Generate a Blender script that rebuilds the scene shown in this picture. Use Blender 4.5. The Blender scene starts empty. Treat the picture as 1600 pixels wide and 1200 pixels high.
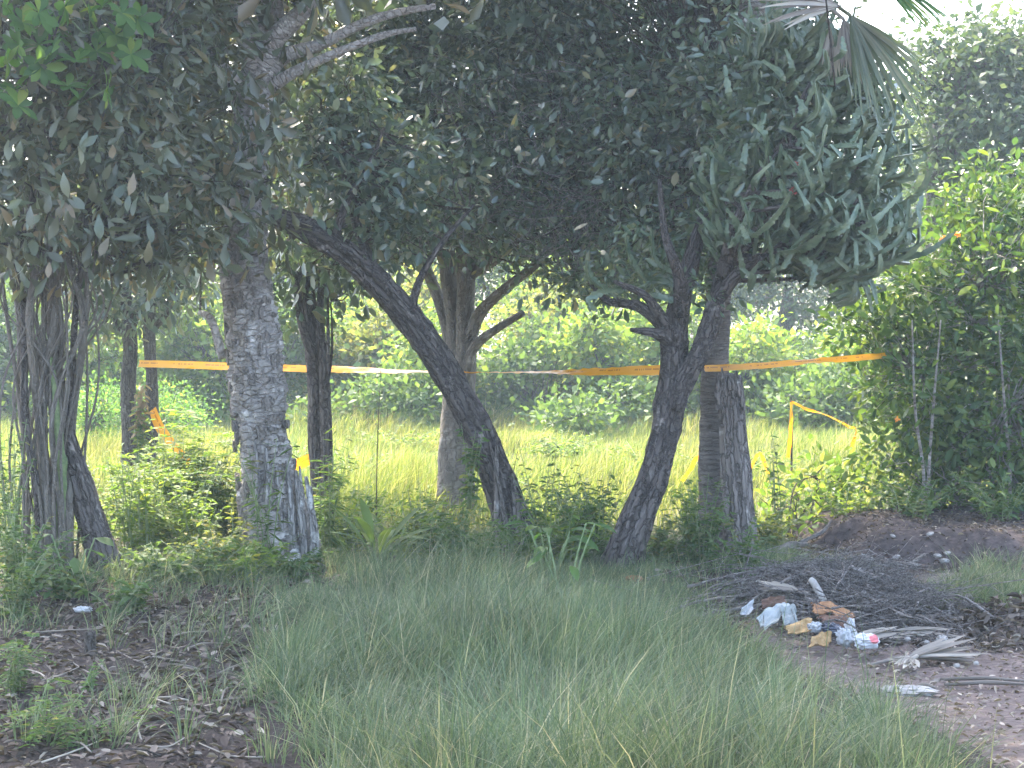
import bpy, math
import numpy as np
from mathutils import Matrix, Vector

R = math.radians
sc = bpy.context.scene
col = sc.collection

# ---------------------------------------------------------------- camera
FPX = 2940.0
PITCH = math.atan(100 / FPX)
CAM = np.array([0, 0, 1.5])
cam_d = bpy.data.cameras.new('camera')
cam_d.sensor_width = 36
cam_d.lens = FPX / 1600 * 36
cam_d.clip_end = 1000
cam = bpy.data.objects.new('camera', cam_d)
col.objects.link(cam)
cam.location = CAM
cam.rotation_euler = (R(90) - PITCH, 0, 0)
sc.camera = cam

# ---------------------------------------------------------------- sky, sun, exposure
SUN_EL, SUN_AZ = R(53), R(-22)         # azimuth: right of straight ahead is positive
SUN_STRENGTH, SKY_STRENGTH, EXPOSURE = 2.05, 0.15, 3.15
HAZE_DENSITY = 0.0019
w = bpy.data.worlds.new('World')
sc.world = w
w.use_nodes = True
nt = w.node_tree
nt.nodes.clear()
sky = nt.nodes.new('ShaderNodeTexSky')
sky.sky_type = 'NISHITA'
sky.sun_disc = False
sky.sun_elevation = SUN_EL
sky.sun_rotation = SUN_AZ
sky.dust_density = 4.0
bg = nt.nodes.new('ShaderNodeBackground')
bg.inputs[1].default_value = SKY_STRENGTH
wo = nt.nodes.new('ShaderNodeOutputWorld')
nt.links.new(sky.outputs[0], bg.inputs[0])
nt.links.new(bg.outputs[0], wo.inputs[0])
sun_d = bpy.data.lights.new('sun', 'SUN')
sun_d.energy = SUN_STRENGTH
sun_d.angle = R(0.5)
sun_d.color = (1.0, 0.91, 0.74)
sun = bpy.data.objects.new('sun', sun_d)
col.objects.link(sun)
to_sun = Vector((math.sin(SUN_AZ) * math.cos(SUN_EL), math.cos(SUN_AZ) * math.cos(SUN_EL), math.sin(SUN_EL)))
sun.rotation_euler = to_sun.to_track_quat('Z', 'Y').to_euler()
vs = sc.view_settings
vs.view_transform = 'Standard'
vs.look = 'None'
vs.exposure = EXPOSURE
vs.gamma = 1
vs.use_curve_mapping = False
sc.cycles.volume_bounces = 1
sc.cycles.max_bounces = 6
sc.cycles.diffuse_bounces = 3
sc.cycles.glossy_bounces = 2
sc.cycles.transmission_bounces = 4
sc.cycles.transparent_max_bounces = 8

# ---------------------------------------------------------------- helpers
def ray(px, py):
    u = (px - 800) / FPX
    v = (600 - py) / FPX
    return np.array([u, math.cos(PITCH) + v * math.sin(PITCH), -math.sin(PITCH) + v * math.cos(PITCH)])

def P(px, py, d):
    """the point at distance d (along y) that is sighted at px, py of the 1600x1200 photograph"""
    r = ray(px, py)
    return CAM + r * (d / r[1])

def hsh(ix, iy, iz, seed):
    n = (ix.astype(np.int64) * 374761393 + iy.astype(np.int64) * 668265263 + iz.astype(np.int64) * 2147483647 + seed * 974711) & 0x7fffffff
    n = ((n ^ (n >> 13)) * 1274126177) & 0x7fffffff
    n = ((n ^ (n >> 16)) * 1103515245 + 12345) & 0x7fffffff
    return (n & 0xffff) / 65535.0

def vnoise(p, seed=0):
    p = np.asarray(p, float)
    i = np.floor(p)
    f = p - i
    f = f * f * (3 - 2 * f)
    x, y, z = i[..., 0], i[..., 1], i[..., 2]
    out = 0
    for dx in (0, 1):
        wx = f[..., 0] if dx else 1 - f[..., 0]
        for dy in (0, 1):
            wy = f[..., 1] if dy else 1 - f[..., 1]
            for dz in (0, 1):
                wz = f[..., 2] if dz else 1 - f[..., 2]
                out = out + wx * wy * wz * hsh(x + dx, y + dy, z + dz, seed)
    return out * 2 - 1

def fbm(p, seed=0, octv=3):
    p = np.asarray(p, float)
    a, s, t = 1.0, 0, 0
    for k in range(octv):
        s = s + a * vnoise(p * 2 ** k, seed + k)
        t += a
        a *= .5
    return s / t

def gh(x, y):
    """height of the ground"""
    x = np.asarray(x, float)
    y = np.asarray(y, float)
    q = np.stack([x * .5, y * .5, np.zeros_like(x)], -1)
    q2 = np.stack([x * 3.1, y * 3.1, np.zeros_like(x) + 5], -1)
    near = np.clip((40 - np.abs(y - 10)) / 20, 0, 1)
    h = .06 * fbm(q, 3, 2) + .018 * fbm(q2, 9, 2) * near
    # low bank under the left-hand trees
    h = h + .03 * np.exp(-(((x + 2.6) / 1.5) ** 2 + ((y - 10.6) / 1.2) ** 2))
    return h

def G(px, py):
    """ground point sighted at px, py"""
    r = ray(px, py)
    t = -1.5 / r[2]
    for _ in range(4):
        p = CAM + r * t
        t = (float(gh(p[0], p[1])) - 1.5) / r[2]
    return CAM + r * t

def onground(px, d):
    x = (px - 800) / FPX * d / math.cos(PITCH)
    return np.array([x, d, float(gh(x, d))])

def unit(v):
    v = np.asarray(v, float)
    return v / np.maximum(np.linalg.norm(v, axis=-1, keepdims=True), 1e-9)

def catmull(pts, n):
    pts = np.asarray(pts, float)
    if len(pts) == 2:
        t = np.linspace(0, 1, n)[:, None]
        return pts[0] * (1 - t) + pts[1] * t
    q = np.vstack([2 * pts[0] - pts[1], pts, 2 * pts[-1] - pts[-2]])
    t = np.linspace(0, len(pts) - 1 - 1e-6, n)
    i = t.astype(int)
    f = (t - i)[:, None]
    a, b, c, d = q[i], q[i + 1], q[i + 2], q[i + 3]
    return .5 * (2 * b + (c - a) * f + (2 * a - 5 * b + 4 * c - d) * f ** 2 + (3 * b - a - 3 * c + d) * f ** 3)

class MB:
    """collects geometry; build() makes ONE mesh object of it"""
    def __init__(self):
        self.v, self.q, self.t, self.n = [], [], [], 0
        self.a, self.has = [], False
    def add(self, v, quads=None, tris=None, attr=None):
        v = np.asarray(v, float).reshape(-1, 3)
        self.a.append(v if attr is None else attr)
        self.has = self.has or attr is not None
        if quads is not None and len(quads):
            self.q.append(np.asarray(quads, np.int64).reshape(-1, 4) + self.n)
        if tris is not None and len(tris):
            self.t.append(np.asarray(tris, np.int64).reshape(-1, 3) + self.n)
        self.v.append(v)
        self.n += len(v)
    def mesh(self, name, mats, origin=(0, 0, 0), smooth=True):
        v = np.concatenate(self.v) - np.asarray(origin, float)
        q = np.concatenate(self.q) if self.q else np.zeros((0, 4), np.int64)
        t = np.concatenate(self.t) if self.t else np.zeros((0, 3), np.int64)
        me = bpy.data.meshes.new(name)
        me.vertices.add(len(v))
        me.vertices.foreach_set('co', v.astype(np.float32).ravel())
        loops = np.concatenate([q.ravel(), t.ravel()]).astype(np.int32)
        me.loops.add(len(loops))
        me.loops.foreach_set('vertex_index', loops)
        nf = len(q) + len(t)
        me.polygons.add(nf)
        start = np.concatenate([np.arange(len(q)) * 4, len(q) * 4 + np.arange(len(t)) * 3]).astype(np.int32)
        me.polygons.foreach_set('loop_start', start)
        me.polygons.foreach_set('use_smooth', np.full(nf, smooth))
        me.update(calc_edges=True)
        me.validate()
        if self.has:
            at = me.attributes.new('grain', 'FLOAT_VECTOR', 'POINT')
            at.data.foreach_set('vector', np.concatenate(self.a).astype(np.float32).ravel())
        for m in (mats if isinstance(mats, (list, tuple)) else [mats]):
            me.materials.append(m)
        return me
    def build(self, name, mats, parent=None, smooth=True, kind=None):
        o = (0, 0, 0) if parent is None else world_origin(parent)
        ob = bpy.data.objects.new(name, self.mesh(name, mats, o, smooth))
        col.objects.link(ob)
        if parent is not None:
            ob.parent = parent
        if kind:
            ob['kind'] = kind
        return ob
    # ---- shapes
    def tube(self, pts, radii, seg=12, rings=None, rough=0., fz=6., fa=2.5, seed=0, cap=True, furrow=0., plate=0., lump=0.):
        pts = np.asarray(pts, float)
        L = np.linalg.norm(np.diff(pts, axis=0), axis=1).sum()
        if rings is None:
            rings = max(4, int(L / max(np.mean(radii) * .5, .01)))
        c = catmull(pts, rings)
        rr = np.interp(np.linspace(0, 1, rings), np.linspace(0, 1, len(radii)), radii)
        tg = unit(np.gradient(c, axis=0))
        ref = np.array([1., 0, 0]) if abs(tg[0][0]) < .8 else np.array([0, 1., 0])
        n1 = unit(np.cross(tg, ref))
        n2 = unit(np.cross(tg, n1))
        a = np.linspace(0, 2 * np.pi, seg, endpoint=False)
        ca, sa = np.cos(a), np.sin(a)
        s = np.linspace(0, L, rings)
        rad = rr[:, None] * np.ones(seg)
        if rough or furrow:
            q = np.stack([np.tile(ca * fa, (rings, 1)), np.tile(sa * fa, (rings, 1)), np.tile((s * fz)[:, None], (1, seg))], -1)
            rad = rad * (1 + rough * fbm(q, seed, 3))
            if plate:   # broken, stepped bark
                q3 = q * np.array([1.7, 1.7, 1.5])
                st = fbm(q3, seed + 40, 3) * 4 + .6 * vnoise(q3 * 4, seed + 45)
                rad = rad + plate * (np.round(st) - st * .25) / 4
            if lump:
                rad = rad * (1 + lump * vnoise(q * np.array([.5, .5, .45]), seed + 60))
            if furrow:
                q2 = q * np.array([3.2, 3.2, .35])
                rad = rad * (1 - furrow * np.abs(fbm(q2, seed + 20, 2)) * 2)
        v = c[:, None] + rad[..., None] * (ca[None, :, None] * n1[:, None] + sa[None, :, None] * n2[:, None])
        i = np.arange(rings - 1)[:, None] * seg
        j = np.arange(seg)[None]
        j2 = (j + 1) % seg
        qd = np.stack([i + j, i + j2, i + seg + j2, i + seg + j], -1).reshape(-1, 4)
        vv = v.reshape(-1, 3)
        tr = []
        if cap:
            vv = np.vstack([vv, c[0], c[-1] + tg[-1] * rr[-1] * .3])
            k = rings * seg
            jj = np.arange(seg)
            tr = np.vstack([np.stack([np.full(seg, k), (jj + 1) % seg, jj], -1),
                            np.stack([np.full(seg, k + 1), (rings - 1) * seg + jj, (rings - 1) * seg + (jj + 1) % seg], -1)])
        r0 = float(np.mean(rr))
        g = np.stack([np.tile(ca * r0, (rings, 1)), np.tile(sa * r0, (rings, 1)), np.tile(s[:, None], (1, seg))], -1).reshape(-1, 3) + (seed % 17) * 3.1
        if cap:
            g = np.vstack([g, g[0], g[-1]])
        self.add(vv, qd, tr, attr=g)
        return c
    def twigs(self, a, b, ra, rb, bend, rng, rings=4, seg=3):
        """many thin twigs at once: a, b (N,3)"""
        a = np.asarray(a, float)
        b = np.asarray(b, float)
        n = len(a)
        if not n:
            return
        d = b - a
        L = np.linalg.norm(d, axis=1, keepdims=True)
        off = rng.normal(0, 1, (n, 3)) * L * bend
        t = np.linspace(0, 1, rings)
        c = a[:, None] + d[:, None] * t[None, :, None] + off[:, None] * (4 * t * (1 - t))[None, :, None]
        u = unit(np.cross(d, rng.normal(0, 1, (n, 3))))
        v = unit(np.cross(d, u))
        ang = np.linspace(0, 2 * np.pi, seg, endpoint=False)
        rad = (np.asarray(ra).reshape(-1, 1) * (1 - t) + np.asarray(rb).reshape(-1, 1) * t) * np.ones((n, 1))
        ring = np.cos(ang)[None, None, :, None] * u[:, None, None] + np.sin(ang)[None, None, :, None] * v[:, None, None]
        V = c[:, :, None] + rad[..., None, None] * ring
        base = np.arange(n)[:, None, None] * rings * seg
        i = np.arange(rings - 1)[None, :, None] * seg
        j = np.arange(seg)[None, None]
        j2 = (j + 1) % seg
        qd = np.stack([base + i + j, base + i + j2, base + i + seg + j2, base + i + seg + j], -1)
        self.add(V.reshape(-1, 3), qd.reshape(-1, 4), attr=V.reshape(-1, 3))
    def leaves(self, base, dr, nr, L, W, rng, fold=.25, curl=.2, spat=0., simple=False):
        base = np.asarray(base, float)
        n = len(base)
        if not n:
            return
        dr = unit(dr)
        sd = unit(np.cross(dr, nr))
        nr = unit(np.cross(sd, dr))
        L = (np.asarray(L) * np.ones(n))[:, None]
        W = (np.asarray(W) * np.ones(n))[:, None]
        fo = (fold * (rng.random(n) * 1.4 - .2))[:, None] * W
        cu = (curl * (rng.random(n) * 1.6 - .3))[:, None] * L
        if simple:      # far leaves: one folded rhomb each
            md = base + dr * L * .5 - nr * cu * .2
            V = np.stack([base, md + sd * W * .56 + nr * fo, base + dr * L - nr * cu, md - sd * W * .56 + nr * fo], 1)
            self.add(V.reshape(-1, 3), np.arange(n)[:, None] * 4 + np.arange(4))
            return
        w1, w2 = .40 - .2 * spat, .42 + .1 * spat
        m1 = base + dr * L * .33 - nr * cu * .1
        m2 = base + dr * L * .70 - nr * cu * .5
        tip = base + dr * L - nr * cu
        V = np.stack([base, m1 + sd * W * w1 + nr * fo, m2 + sd * W * w2 + nr * fo, tip, m2 - sd * W * w2 + nr * fo, m1 - sd * W * w1 + nr * fo], 1)
        k = np.arange(n)[:, None] * 6
        qd = np.concatenate([k + np.array([0, 3, 2, 1]), k + np.array([0, 5, 4, 3])])
        self.add(V.reshape(-1, 3), qd)
    def blades(self, base, lean_dir, H, W, lean, rng, simple=False):
        n = len(base)
        base = np.asarray(base, float)
        ts = np.array([0, .55, 1.]) if simple else np.array([0, .35, .7, 1.])
        H = (np.asarray(H) * np.ones(n))[:, None]
        W = (np.asarray(W) * np.ones(n))[:, None]
        lean = np.asarray(lean).reshape(-1, 1)
        a = rng.random(n) * 2 * np.pi
        wd = np.stack([np.cos(a), np.sin(a), np.zeros(n)], -1)
        ld = np.concatenate([lean_dir, np.zeros((n, 1))], 1)
        rows = []
        for t, wf in zip(ts, (1, .75, 0) if simple else (1, .85, .55, 0)):
            c = base + ld * H * lean * t ** 1.7 + np.array([0, 0, 1.]) * H * t * (1 - .32 * np.minimum(lean, 1.6) * t)
            if wf:
                rows += [c - wd * W * .5 * wf, c + wd * W * .5 * wf]
            else:
                rows += [c]
        V = np.stack(rows, 1)
        if simple:
            k = np.arange(n)[:, None] * 5
            self.add(V.reshape(-1, 3), k + np.array([0, 1, 3, 2]), k + np.array([2, 3, 4]))
            return
        k = np.arange(n)[:, None] * 7
        qd = np.concatenate([k + np.array([0, 1, 3, 2]), k + np.array([2, 3, 5, 4])])
        tr = k + np.array([4, 5, 6])
        self.add(V.reshape(-1, 3), qd, tr)

def world_origin(o):
    v = Vector((0, 0, 0))
    while o is not None:
        v = v + o.location
        o = o.parent
    return np.array(v)

def tag(o, label, cat, group=None):
    o['label'] = label
    o['category'] = cat
    if group:
        o['group'] = group
    return o

def thing(name, label, cat, loc, group=None):
    o = bpy.data.objects.new(name, None)
    o.empty_display_size = .1
    col.objects.link(o)
    o.location = [float(c) for c in loc]
    return tag(o, label, cat, group)

def structure(o):
    o['kind'] = 'structure'
    return o

# ---------------------------------------------------------------- materials
def nodes(name):
    m = bpy.data.materials.new(name)
    m.use_nodes = True
    n = m.node_tree.nodes
    n.clear()
    out = n.new('ShaderNodeOutputMaterial')
    return m, n, m.node_tree.links, out

def ramp(n, cols, pos=None):
    r = n.new('ShaderNodeValToRGB')
    e = r.color_ramp.elements
    pos = pos or [i / (len(cols) - 1) for i in range(len(cols))]
    while len(e) < len(cols):
        e.new(.5)
    for el, c, p in zip(e, cols, pos):
        el.position = p
        el.color = (*c, 1)
    return r

def noise(n, links, scale, detail=4, vec=None, rough=.6, dist=0):
    t = n.new('ShaderNodeTexNoise')
    t.inputs['Scale'].default_value = scale
    t.inputs['Detail'].default_value = detail
    t.inputs['Roughness'].default_value = rough
    t.inputs['Distortion'].default_value = dist
    if vec is not None:
        links.new(vec, t.inputs['Vector'])
    return t

def leaf_mat(name, cols, tcols=None, trans=.4, rough=.42, spec=.5, pos=None, tb=.9, var=.25, vs=2.3, hv=.0):
    m, n, l, out = nodes(name)
    g = n.new('ShaderNodeNewGeometry')
    r = ramp(n, cols, pos)
    oi = n.new('ShaderNodeObjectInfo')
    ad = n.new('ShaderNodeMath')
    l.new(g.outputs['Random Per Island'], ad.inputs[0])
    l.new(oi.outputs['Random'], ad.inputs[1])
    fr = n.new('ShaderNodeMath')
    fr.operation = 'FRACT'
    l.new(ad.outputs[0], fr.inputs[0])
    l.new(fr.outputs[0], r.inputs[0])
    p = n.new('ShaderNodeBsdfPrincipled')
    p.inputs['Roughness'].default_value = rough
    p.inputs['Specular IOR Level'].default_value = spec
    tc = n.new('ShaderNodeTexCoord')
    nz = noise(n, l, vs, 3, tc.outputs['Object'])
    hs = n.new('ShaderNodeHueSaturation')
    mr = n.new('ShaderNodeMapRange')
    mr.inputs['From Min'].default_value = .3
    mr.inputs['From Max'].default_value = .7
    mr.inputs['To Min'].default_value = 1 - var
    mr.inputs['To Max'].default_value = 1 + var
    l.new(nz.outputs[0], mr.inputs[0])
    l.new(mr.outputs[0], hs.inputs['Value'])
    l.new(r.outputs[0], hs.inputs['Color'])
    l.new(hs.outputs[0], p.inputs['Base Color'])
    hs2 = n.new('ShaderNodeHueSaturation')
    l.new(mr.outputs[0], hs2.inputs['Value'])
    if hv:
        nh = noise(n, l, vs * .6, 2, tc.outputs['Object'])
        mh = n.new('ShaderNodeMapRange')
        mh.inputs['From Min'].default_value = .3
        mh.inputs['From Max'].default_value = .7
        mh.inputs['To Min'].default_value = .5 - hv
        mh.inputs['To Max'].default_value = .5 + hv
        l.new(nh.outputs[0], mh.inputs[0])
        l.new(mh.outputs[0], hs.inputs['Hue'])
        l.new(mh.outputs[0], hs2.inputs['Hue'])
    t = n.new('ShaderNodeBsdfTranslucent')
    tr = ramp(n, tcols or [(c[0] * 1.9, c[1] * 1.9, c[2] * tb) for c in cols], pos)
    l.new(fr.outputs[0], tr.inputs[0])
    l.new(tr.outputs[0], hs2.inputs['Color'])
    l.new(hs2.outputs[0], t.inputs[0])
    mx = n.new('ShaderNodeMixShader')
    mx.inputs[0].default_value = trans
    l.new(p.outputs[0], mx.inputs[1])
    l.new(t.outputs[0], mx.inputs[2])
    l.new(mx.outputs[0], out.inputs[0])
    return m

def bark_mat(name, dark, mid, light, patch=.55, scale=1., stretch=(1, 1, .18), bump=1., crack=30., crack_st=(1, 1, .2), crack_f=.6):
    m, n, l, out = nodes(name)
    tc = n.new('ShaderNodeAttribute')
    tc.attribute_name = 'grain'
    mp = n.new('ShaderNodeMapping')
    mp.inputs['Scale'].default_value = stretch
    l.new(tc.outputs['Vector'], mp.inputs[0])
    n1 = noise(n, l, 38 * scale, 6, mp.outputs[0], .7, .6)
    n2 = noise(n, l, 7 * scale, 4, tc.outputs['Vector'], .65)
    n3 = noise(n, l, 120 * scale, 3, mp.outputs[0])
    r = ramp(n, [dark, mid, mid, light], [.30, .46, .58, .74])
    l.new(n1.outputs[0], r.inputs[0])
    r2 = ramp(n, [(0, 0, 0), (1, 1, 1)], [patch, patch + .09])
    l.new(n2.outputs[0], r2.inputs[0])
    mx = n.new('ShaderNodeMix')
    mx.data_type = 'RGBA'
    l.new(r2.outputs[0], mx.inputs[0])
    l.new(r.outputs[0], mx.inputs[6])
    mx.inputs[7].default_value = (*[c * 1.15 for c in light], 1)
    p = n.new('ShaderNodeBsdfPrincipled')
    p.inputs['Roughness'].default_value = .9
    p.inputs['Specular IOR Level'].default_value = .2
    # cracks between the bark plates
    wv = n.new('ShaderNodeMapping')
    wv.inputs['Scale'].default_value = crack_st
    l.new(tc.outputs['Vector'], wv.inputs[0])
    nd = noise(n, l, 14, 3, tc.outputs['Vector'])
    vm = n.new('ShaderNodeVectorMath')
    vm.operation = 'MULTIPLY_ADD'
    l.new(nd.outputs['Color'], vm.inputs[0])
    vm.inputs[1].default_value = (.06, .06, .06)
    l.new(wv.outputs[0], vm.inputs[2])
    vo = n.new('ShaderNodeTexVoronoi')
    vo.feature = 'DISTANCE_TO_EDGE'
    vo.inputs['Scale'].default_value = crack
    l.new(vm.outputs[0], vo.inputs['Vector'])
    rc = ramp(n, [(.22, .21, .20), (1, 1, 1)], [.02, .16])
    l.new(vo.outputs['Distance'], rc.inputs[0])
    mc = n.new('ShaderNodeMix')
    mc.data_type = 'RGBA'
    mc.blend_type = 'MULTIPLY'
    mc.inputs[0].default_value = crack_f
    l.new(mx.outputs[2], mc.inputs[6])
    l.new(rc.outputs[0], mc.inputs[7])
    l.new(mc.outputs[2], p.inputs['Base Color'])
    a0 = n.new('ShaderNodeMath')
    a0.operation = 'ADD'
    l.new(n1.outputs[0], a0.inputs[0])
    l.new(rc.outputs[0], a0.inputs[1])
    ad = n.new('ShaderNodeMath')
    ad.operation = 'ADD'
    l.new(a0.outputs[0], ad.inputs[0])
    l.new(n3.outputs[0], ad.inputs[1])
    b = n.new('ShaderNodeBump')
    b.inputs['Strength'].default_value = bump
    b.inputs['Distance'].default_value = .02
    l.new(ad.outputs[0], b.inputs['Height'])
    l.new(b.outputs[0], p.inputs['Normal'])
    l.new(p.outputs[0], out.inputs[0])
    return m

def plain_mat(name, c1, c2, scale=20, rough=.7, bump=.2, trans=0, spec=.4, tcol=None):
    m, n, l, out = nodes(name)
    tc = n.new('ShaderNodeTexCoord')
    nz = noise(n, l, scale, 5, tc.outputs['Object'])
    r = ramp(n, [c1, c2], [.35, .65])
    l.new(nz.outputs[0], r.inputs[0])
    p = n.new('ShaderNodeBsdfPrincipled')
    p.inputs['Roughness'].default_value = rough
    p.inputs['Specular IOR Level'].default_value = spec
    l.new(r.outputs[0], p.inputs['Base Color'])
    b = n.new('ShaderNodeBump')
    b.inputs['Strength'].default_value = bump
    b.inputs['Distance'].default_value = .01
    l.new(nz.outputs[0], b.inputs['Height'])
    l.new(b.outputs[0], p.inputs['Normal'])
    if trans:
        t = n.new('ShaderNodeBsdfTranslucent')
        t.inputs[0].default_value = (*(tcol or c2), 1)
        mx = n.new('ShaderNodeMixShader')
        mx.inputs[0].default_value = trans
        l.new(p.outputs[0], mx.inputs[1])
        l.new(t.outputs[0], mx.inputs[2])
        l.new(mx.outputs[0], out.inputs[0])
    else:
        l.new(p.outputs[0], out.inputs[0])
    return m

M = {}
M['leaf_dull'] = leaf_mat('dull_olive_leaf', [(.065, .070, .042), (.10, .105, .062), (.075, .10, .06), (.14, .15, .09), (.19, .14, .08)], trans=.3, rough=.36, spec=.6, pos=[0, .35, .6, .85, .97])
M['leaf_fresh'] = leaf_mat('fresh_green_leaf', [(.045, .10, .03), (.07, .145, .036), (.105, .19, .042), (.20, .235, .05)], trans=.45, pos=[0, .5, .85, 1], rough=.62, spec=.25)
M['leaf_canopy'] = leaf_mat('dark_canopy_leaf', [(0.045, 0.074, 0.052), (0.069, 0.103, 0.069), (0.095, 0.132, 0.087), (0.134, 0.162, 0.106), (0.202, 0.179, 0.101)], trans=.3, rough=.28, spec=.9, pos=[0, .4, .7, .9, .99])
M['leaf_euph'] = leaf_mat('succulent_leaf', [(.05, .085, .05), (.075, .115, .06), (.11, .14, .08)], trans=.25, rough=.35)
M['leaf_bush'] = leaf_mat('bush_leaf', [(0.070, 0.126, 0.031), (0.109, 0.172, 0.038), (0.152, 0.212, 0.044), (0.218, 0.232, 0.052)], trans=.42, pos=[0, .45, .8, 1], rough=.62, spec=.25)
M['leaf_bush_dark'] = leaf_mat('dark_bush_leaf', [(0.052, 0.096, 0.032), (0.078, 0.131, 0.039), (0.110, 0.159, 0.043)], trans=.38, rough=.62, spec=.25)
M['leaf_bush_yellow'] = leaf_mat('yellowish_bush_leaf', [(0.073, 0.103, 0.030), (0.112, 0.146, 0.039), (0.155, 0.172, 0.052), (0.205, 0.181, 0.069)], trans=.45, rough=.62, spec=.25)
M['leaf_right'] = leaf_mat('glossy_bush_leaf', [(0.036, 0.076, 0.028), (0.060, 0.112, 0.032), (0.088, 0.144, 0.036), (0.136, 0.176, 0.040)], trans=.32, rough=.5, spec=.35)
M['leaf_far'] = leaf_mat('far_tree_leaf', [(0.046, 0.075, 0.046), (0.069, 0.098, 0.055), (0.098, 0.127, 0.069)], trans=.3, rough=.62, spec=.25)
M['leaf_weed'] = leaf_mat('weed_leaf', [(0.049, 0.093, 0.034), (0.077, 0.131, 0.044), (0.109, 0.163, 0.055), (0.186, 0.175, 0.077)], trans=.4, pos=[0, .5, .85, 1], rough=.62, spec=.25)
M['leaf_dry'] = leaf_mat('dry_leaf', [(.22, .15, .09), (.30, .22, .13), (.16, .11, .07)], trans=.35, rough=.7, spec=.2)
M['litter'] = leaf_mat('fallen_leaf', [(.045, .034, .028), (.08, .060, .048), (.12, .092, .075), (.18, .145, .115), (.30, .26, .21)], trans=.1, rough=.8, spec=.25, pos=[0, .35, .65, .88, 1])
M['litter_pale'] = leaf_mat('pale_litter', [(.12, .09, .075), (.18, .14, .115), (.26, .21, .17), (.38, .32, .26)], trans=.1, rough=.8, spec=.25)
M['grass'] = leaf_mat('shade_grass', [(.054, .084, .044), (.086, .122, .062), (.12, .155, .08), (.18, .19, .11), (.34, .30, .20)], trans=.35, rough=.5, spec=.3, tb=1.3, var=.42, vs=2.8, hv=.015, pos=[0, .35, .7, .9, 1])
M['meadow'] = leaf_mat('meadow_grass', [(.076, .112, .032), (.122, .155, .046), (.19, .20, .074), (.32, .30, .17)], trans=.38, rough=.6, spec=.25, pos=[0, .42, .8, 1], var=.35, vs=1.1, hv=.03)
M['bark_grey'] = bark_mat('grey_peeling_bark', (.10, .086, .075), (.43, .38, .335), (.66, .61, .56), .56, .8, (1, 1, 1.1), crack=17., crack_st=(.8, .8, 1.6), crack_f=.28)
M['bark_smooth'] = bark_mat('fluted_grey_bark', (.10, .086, .076), (.22, .195, .17), (.34, .31, .28), .62, .8, (1, 1, .12), crack_f=.25)
M['bark_stem'] = bark_mat('thin_stem_bark', (0.072, 0.062, 0.050), (0.180, 0.156, 0.126), (0.336, 0.300, 0.252), .62, 1.2, (1, 1, .08), .7, crack_f=.2)
M['bark_plate'] = bark_mat('bark_plate', (.13, .11, .096), (.30, .262, .228), (.50, .455, .41), .6, 1.2, (1, 1, 1.2), crack_f=.4)
M['bark_dark'] = bark_mat('dark_furrowed_bark', (0.045, 0.037, 0.035), (0.129, 0.109, 0.097), (0.314, 0.274, 0.246), .60, .9, (1, 1, .16), 1.)
M['bark_mid'] = bark_mat('brown_grey_bark', (.045, .038, .032), (.125, .106, .09), (.26, .23, .20), .62, .9, (1, 1, .2))
M['bark_palm'] = bark_mat('ringed_palm_bark', (0.088, 0.075, 0.065), (0.237, 0.206, 0.181), (0.413, 0.375, 0.338), .62, .9, (.35, .35, 1.6), crack=22, crack_st=(.25, .25, 1.8), crack_f=.25)
M['wood_dead'] = bark_mat('weathered_dead_wood', (.075, .064, .057), (.25, .215, .19), (.46, .42, .38), .60, .8, (1, 1, .1), 1.)
M['wood_pale'] = bark_mat('pale_split_wood', (.13, .115, .105), (.36, .33, .30), (.56, .53, .49), .56, .8, (1, 1, .10), 1., crack_f=.5)
M['twig_pale'] = bark_mat('dry_twig_bark', (.13, .11, .10), (.30, .265, .24), (.50, .46, .42), .6, 2)
M['twig'] = bark_mat('twig_bark', (.05, .042, .036), (.12, .10, .085), (.22, .19, .16), .6, 2)
M['stem_green'] = plain_mat('green_stem', (.10, .15, .05), (.20, .25, .10), 30, .5, .2)
M['euph'] = plain_mat('euphorbia_skin', (.058, .094, .052), (.135, .17, .09), 14, .42, .25, spec=.6)
M['palm_leaf'] = leaf_mat('palm_leaflet', [(.07, .095, .05), (.11, .13, .065), (.16, .155, .09)], trans=.3, rough=.45)
M['palm_dry'] = leaf_mat('dead_palm_leaflet', [(0.154, 0.126, 0.105), (0.252, 0.217, 0.182), (0.378, 0.336, 0.280)], trans=.15, rough=.8, spec=.2)
M['flower'] = plain_mat('red_flower', (.42, .06, .05), (.5, .12, .10), 30, .5, .1, .3)
M['flower_orange'] = plain_mat('orange_flower', (.85, .25, .03), (.9, .40, .05), 30, .5, .1, .3)

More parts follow.
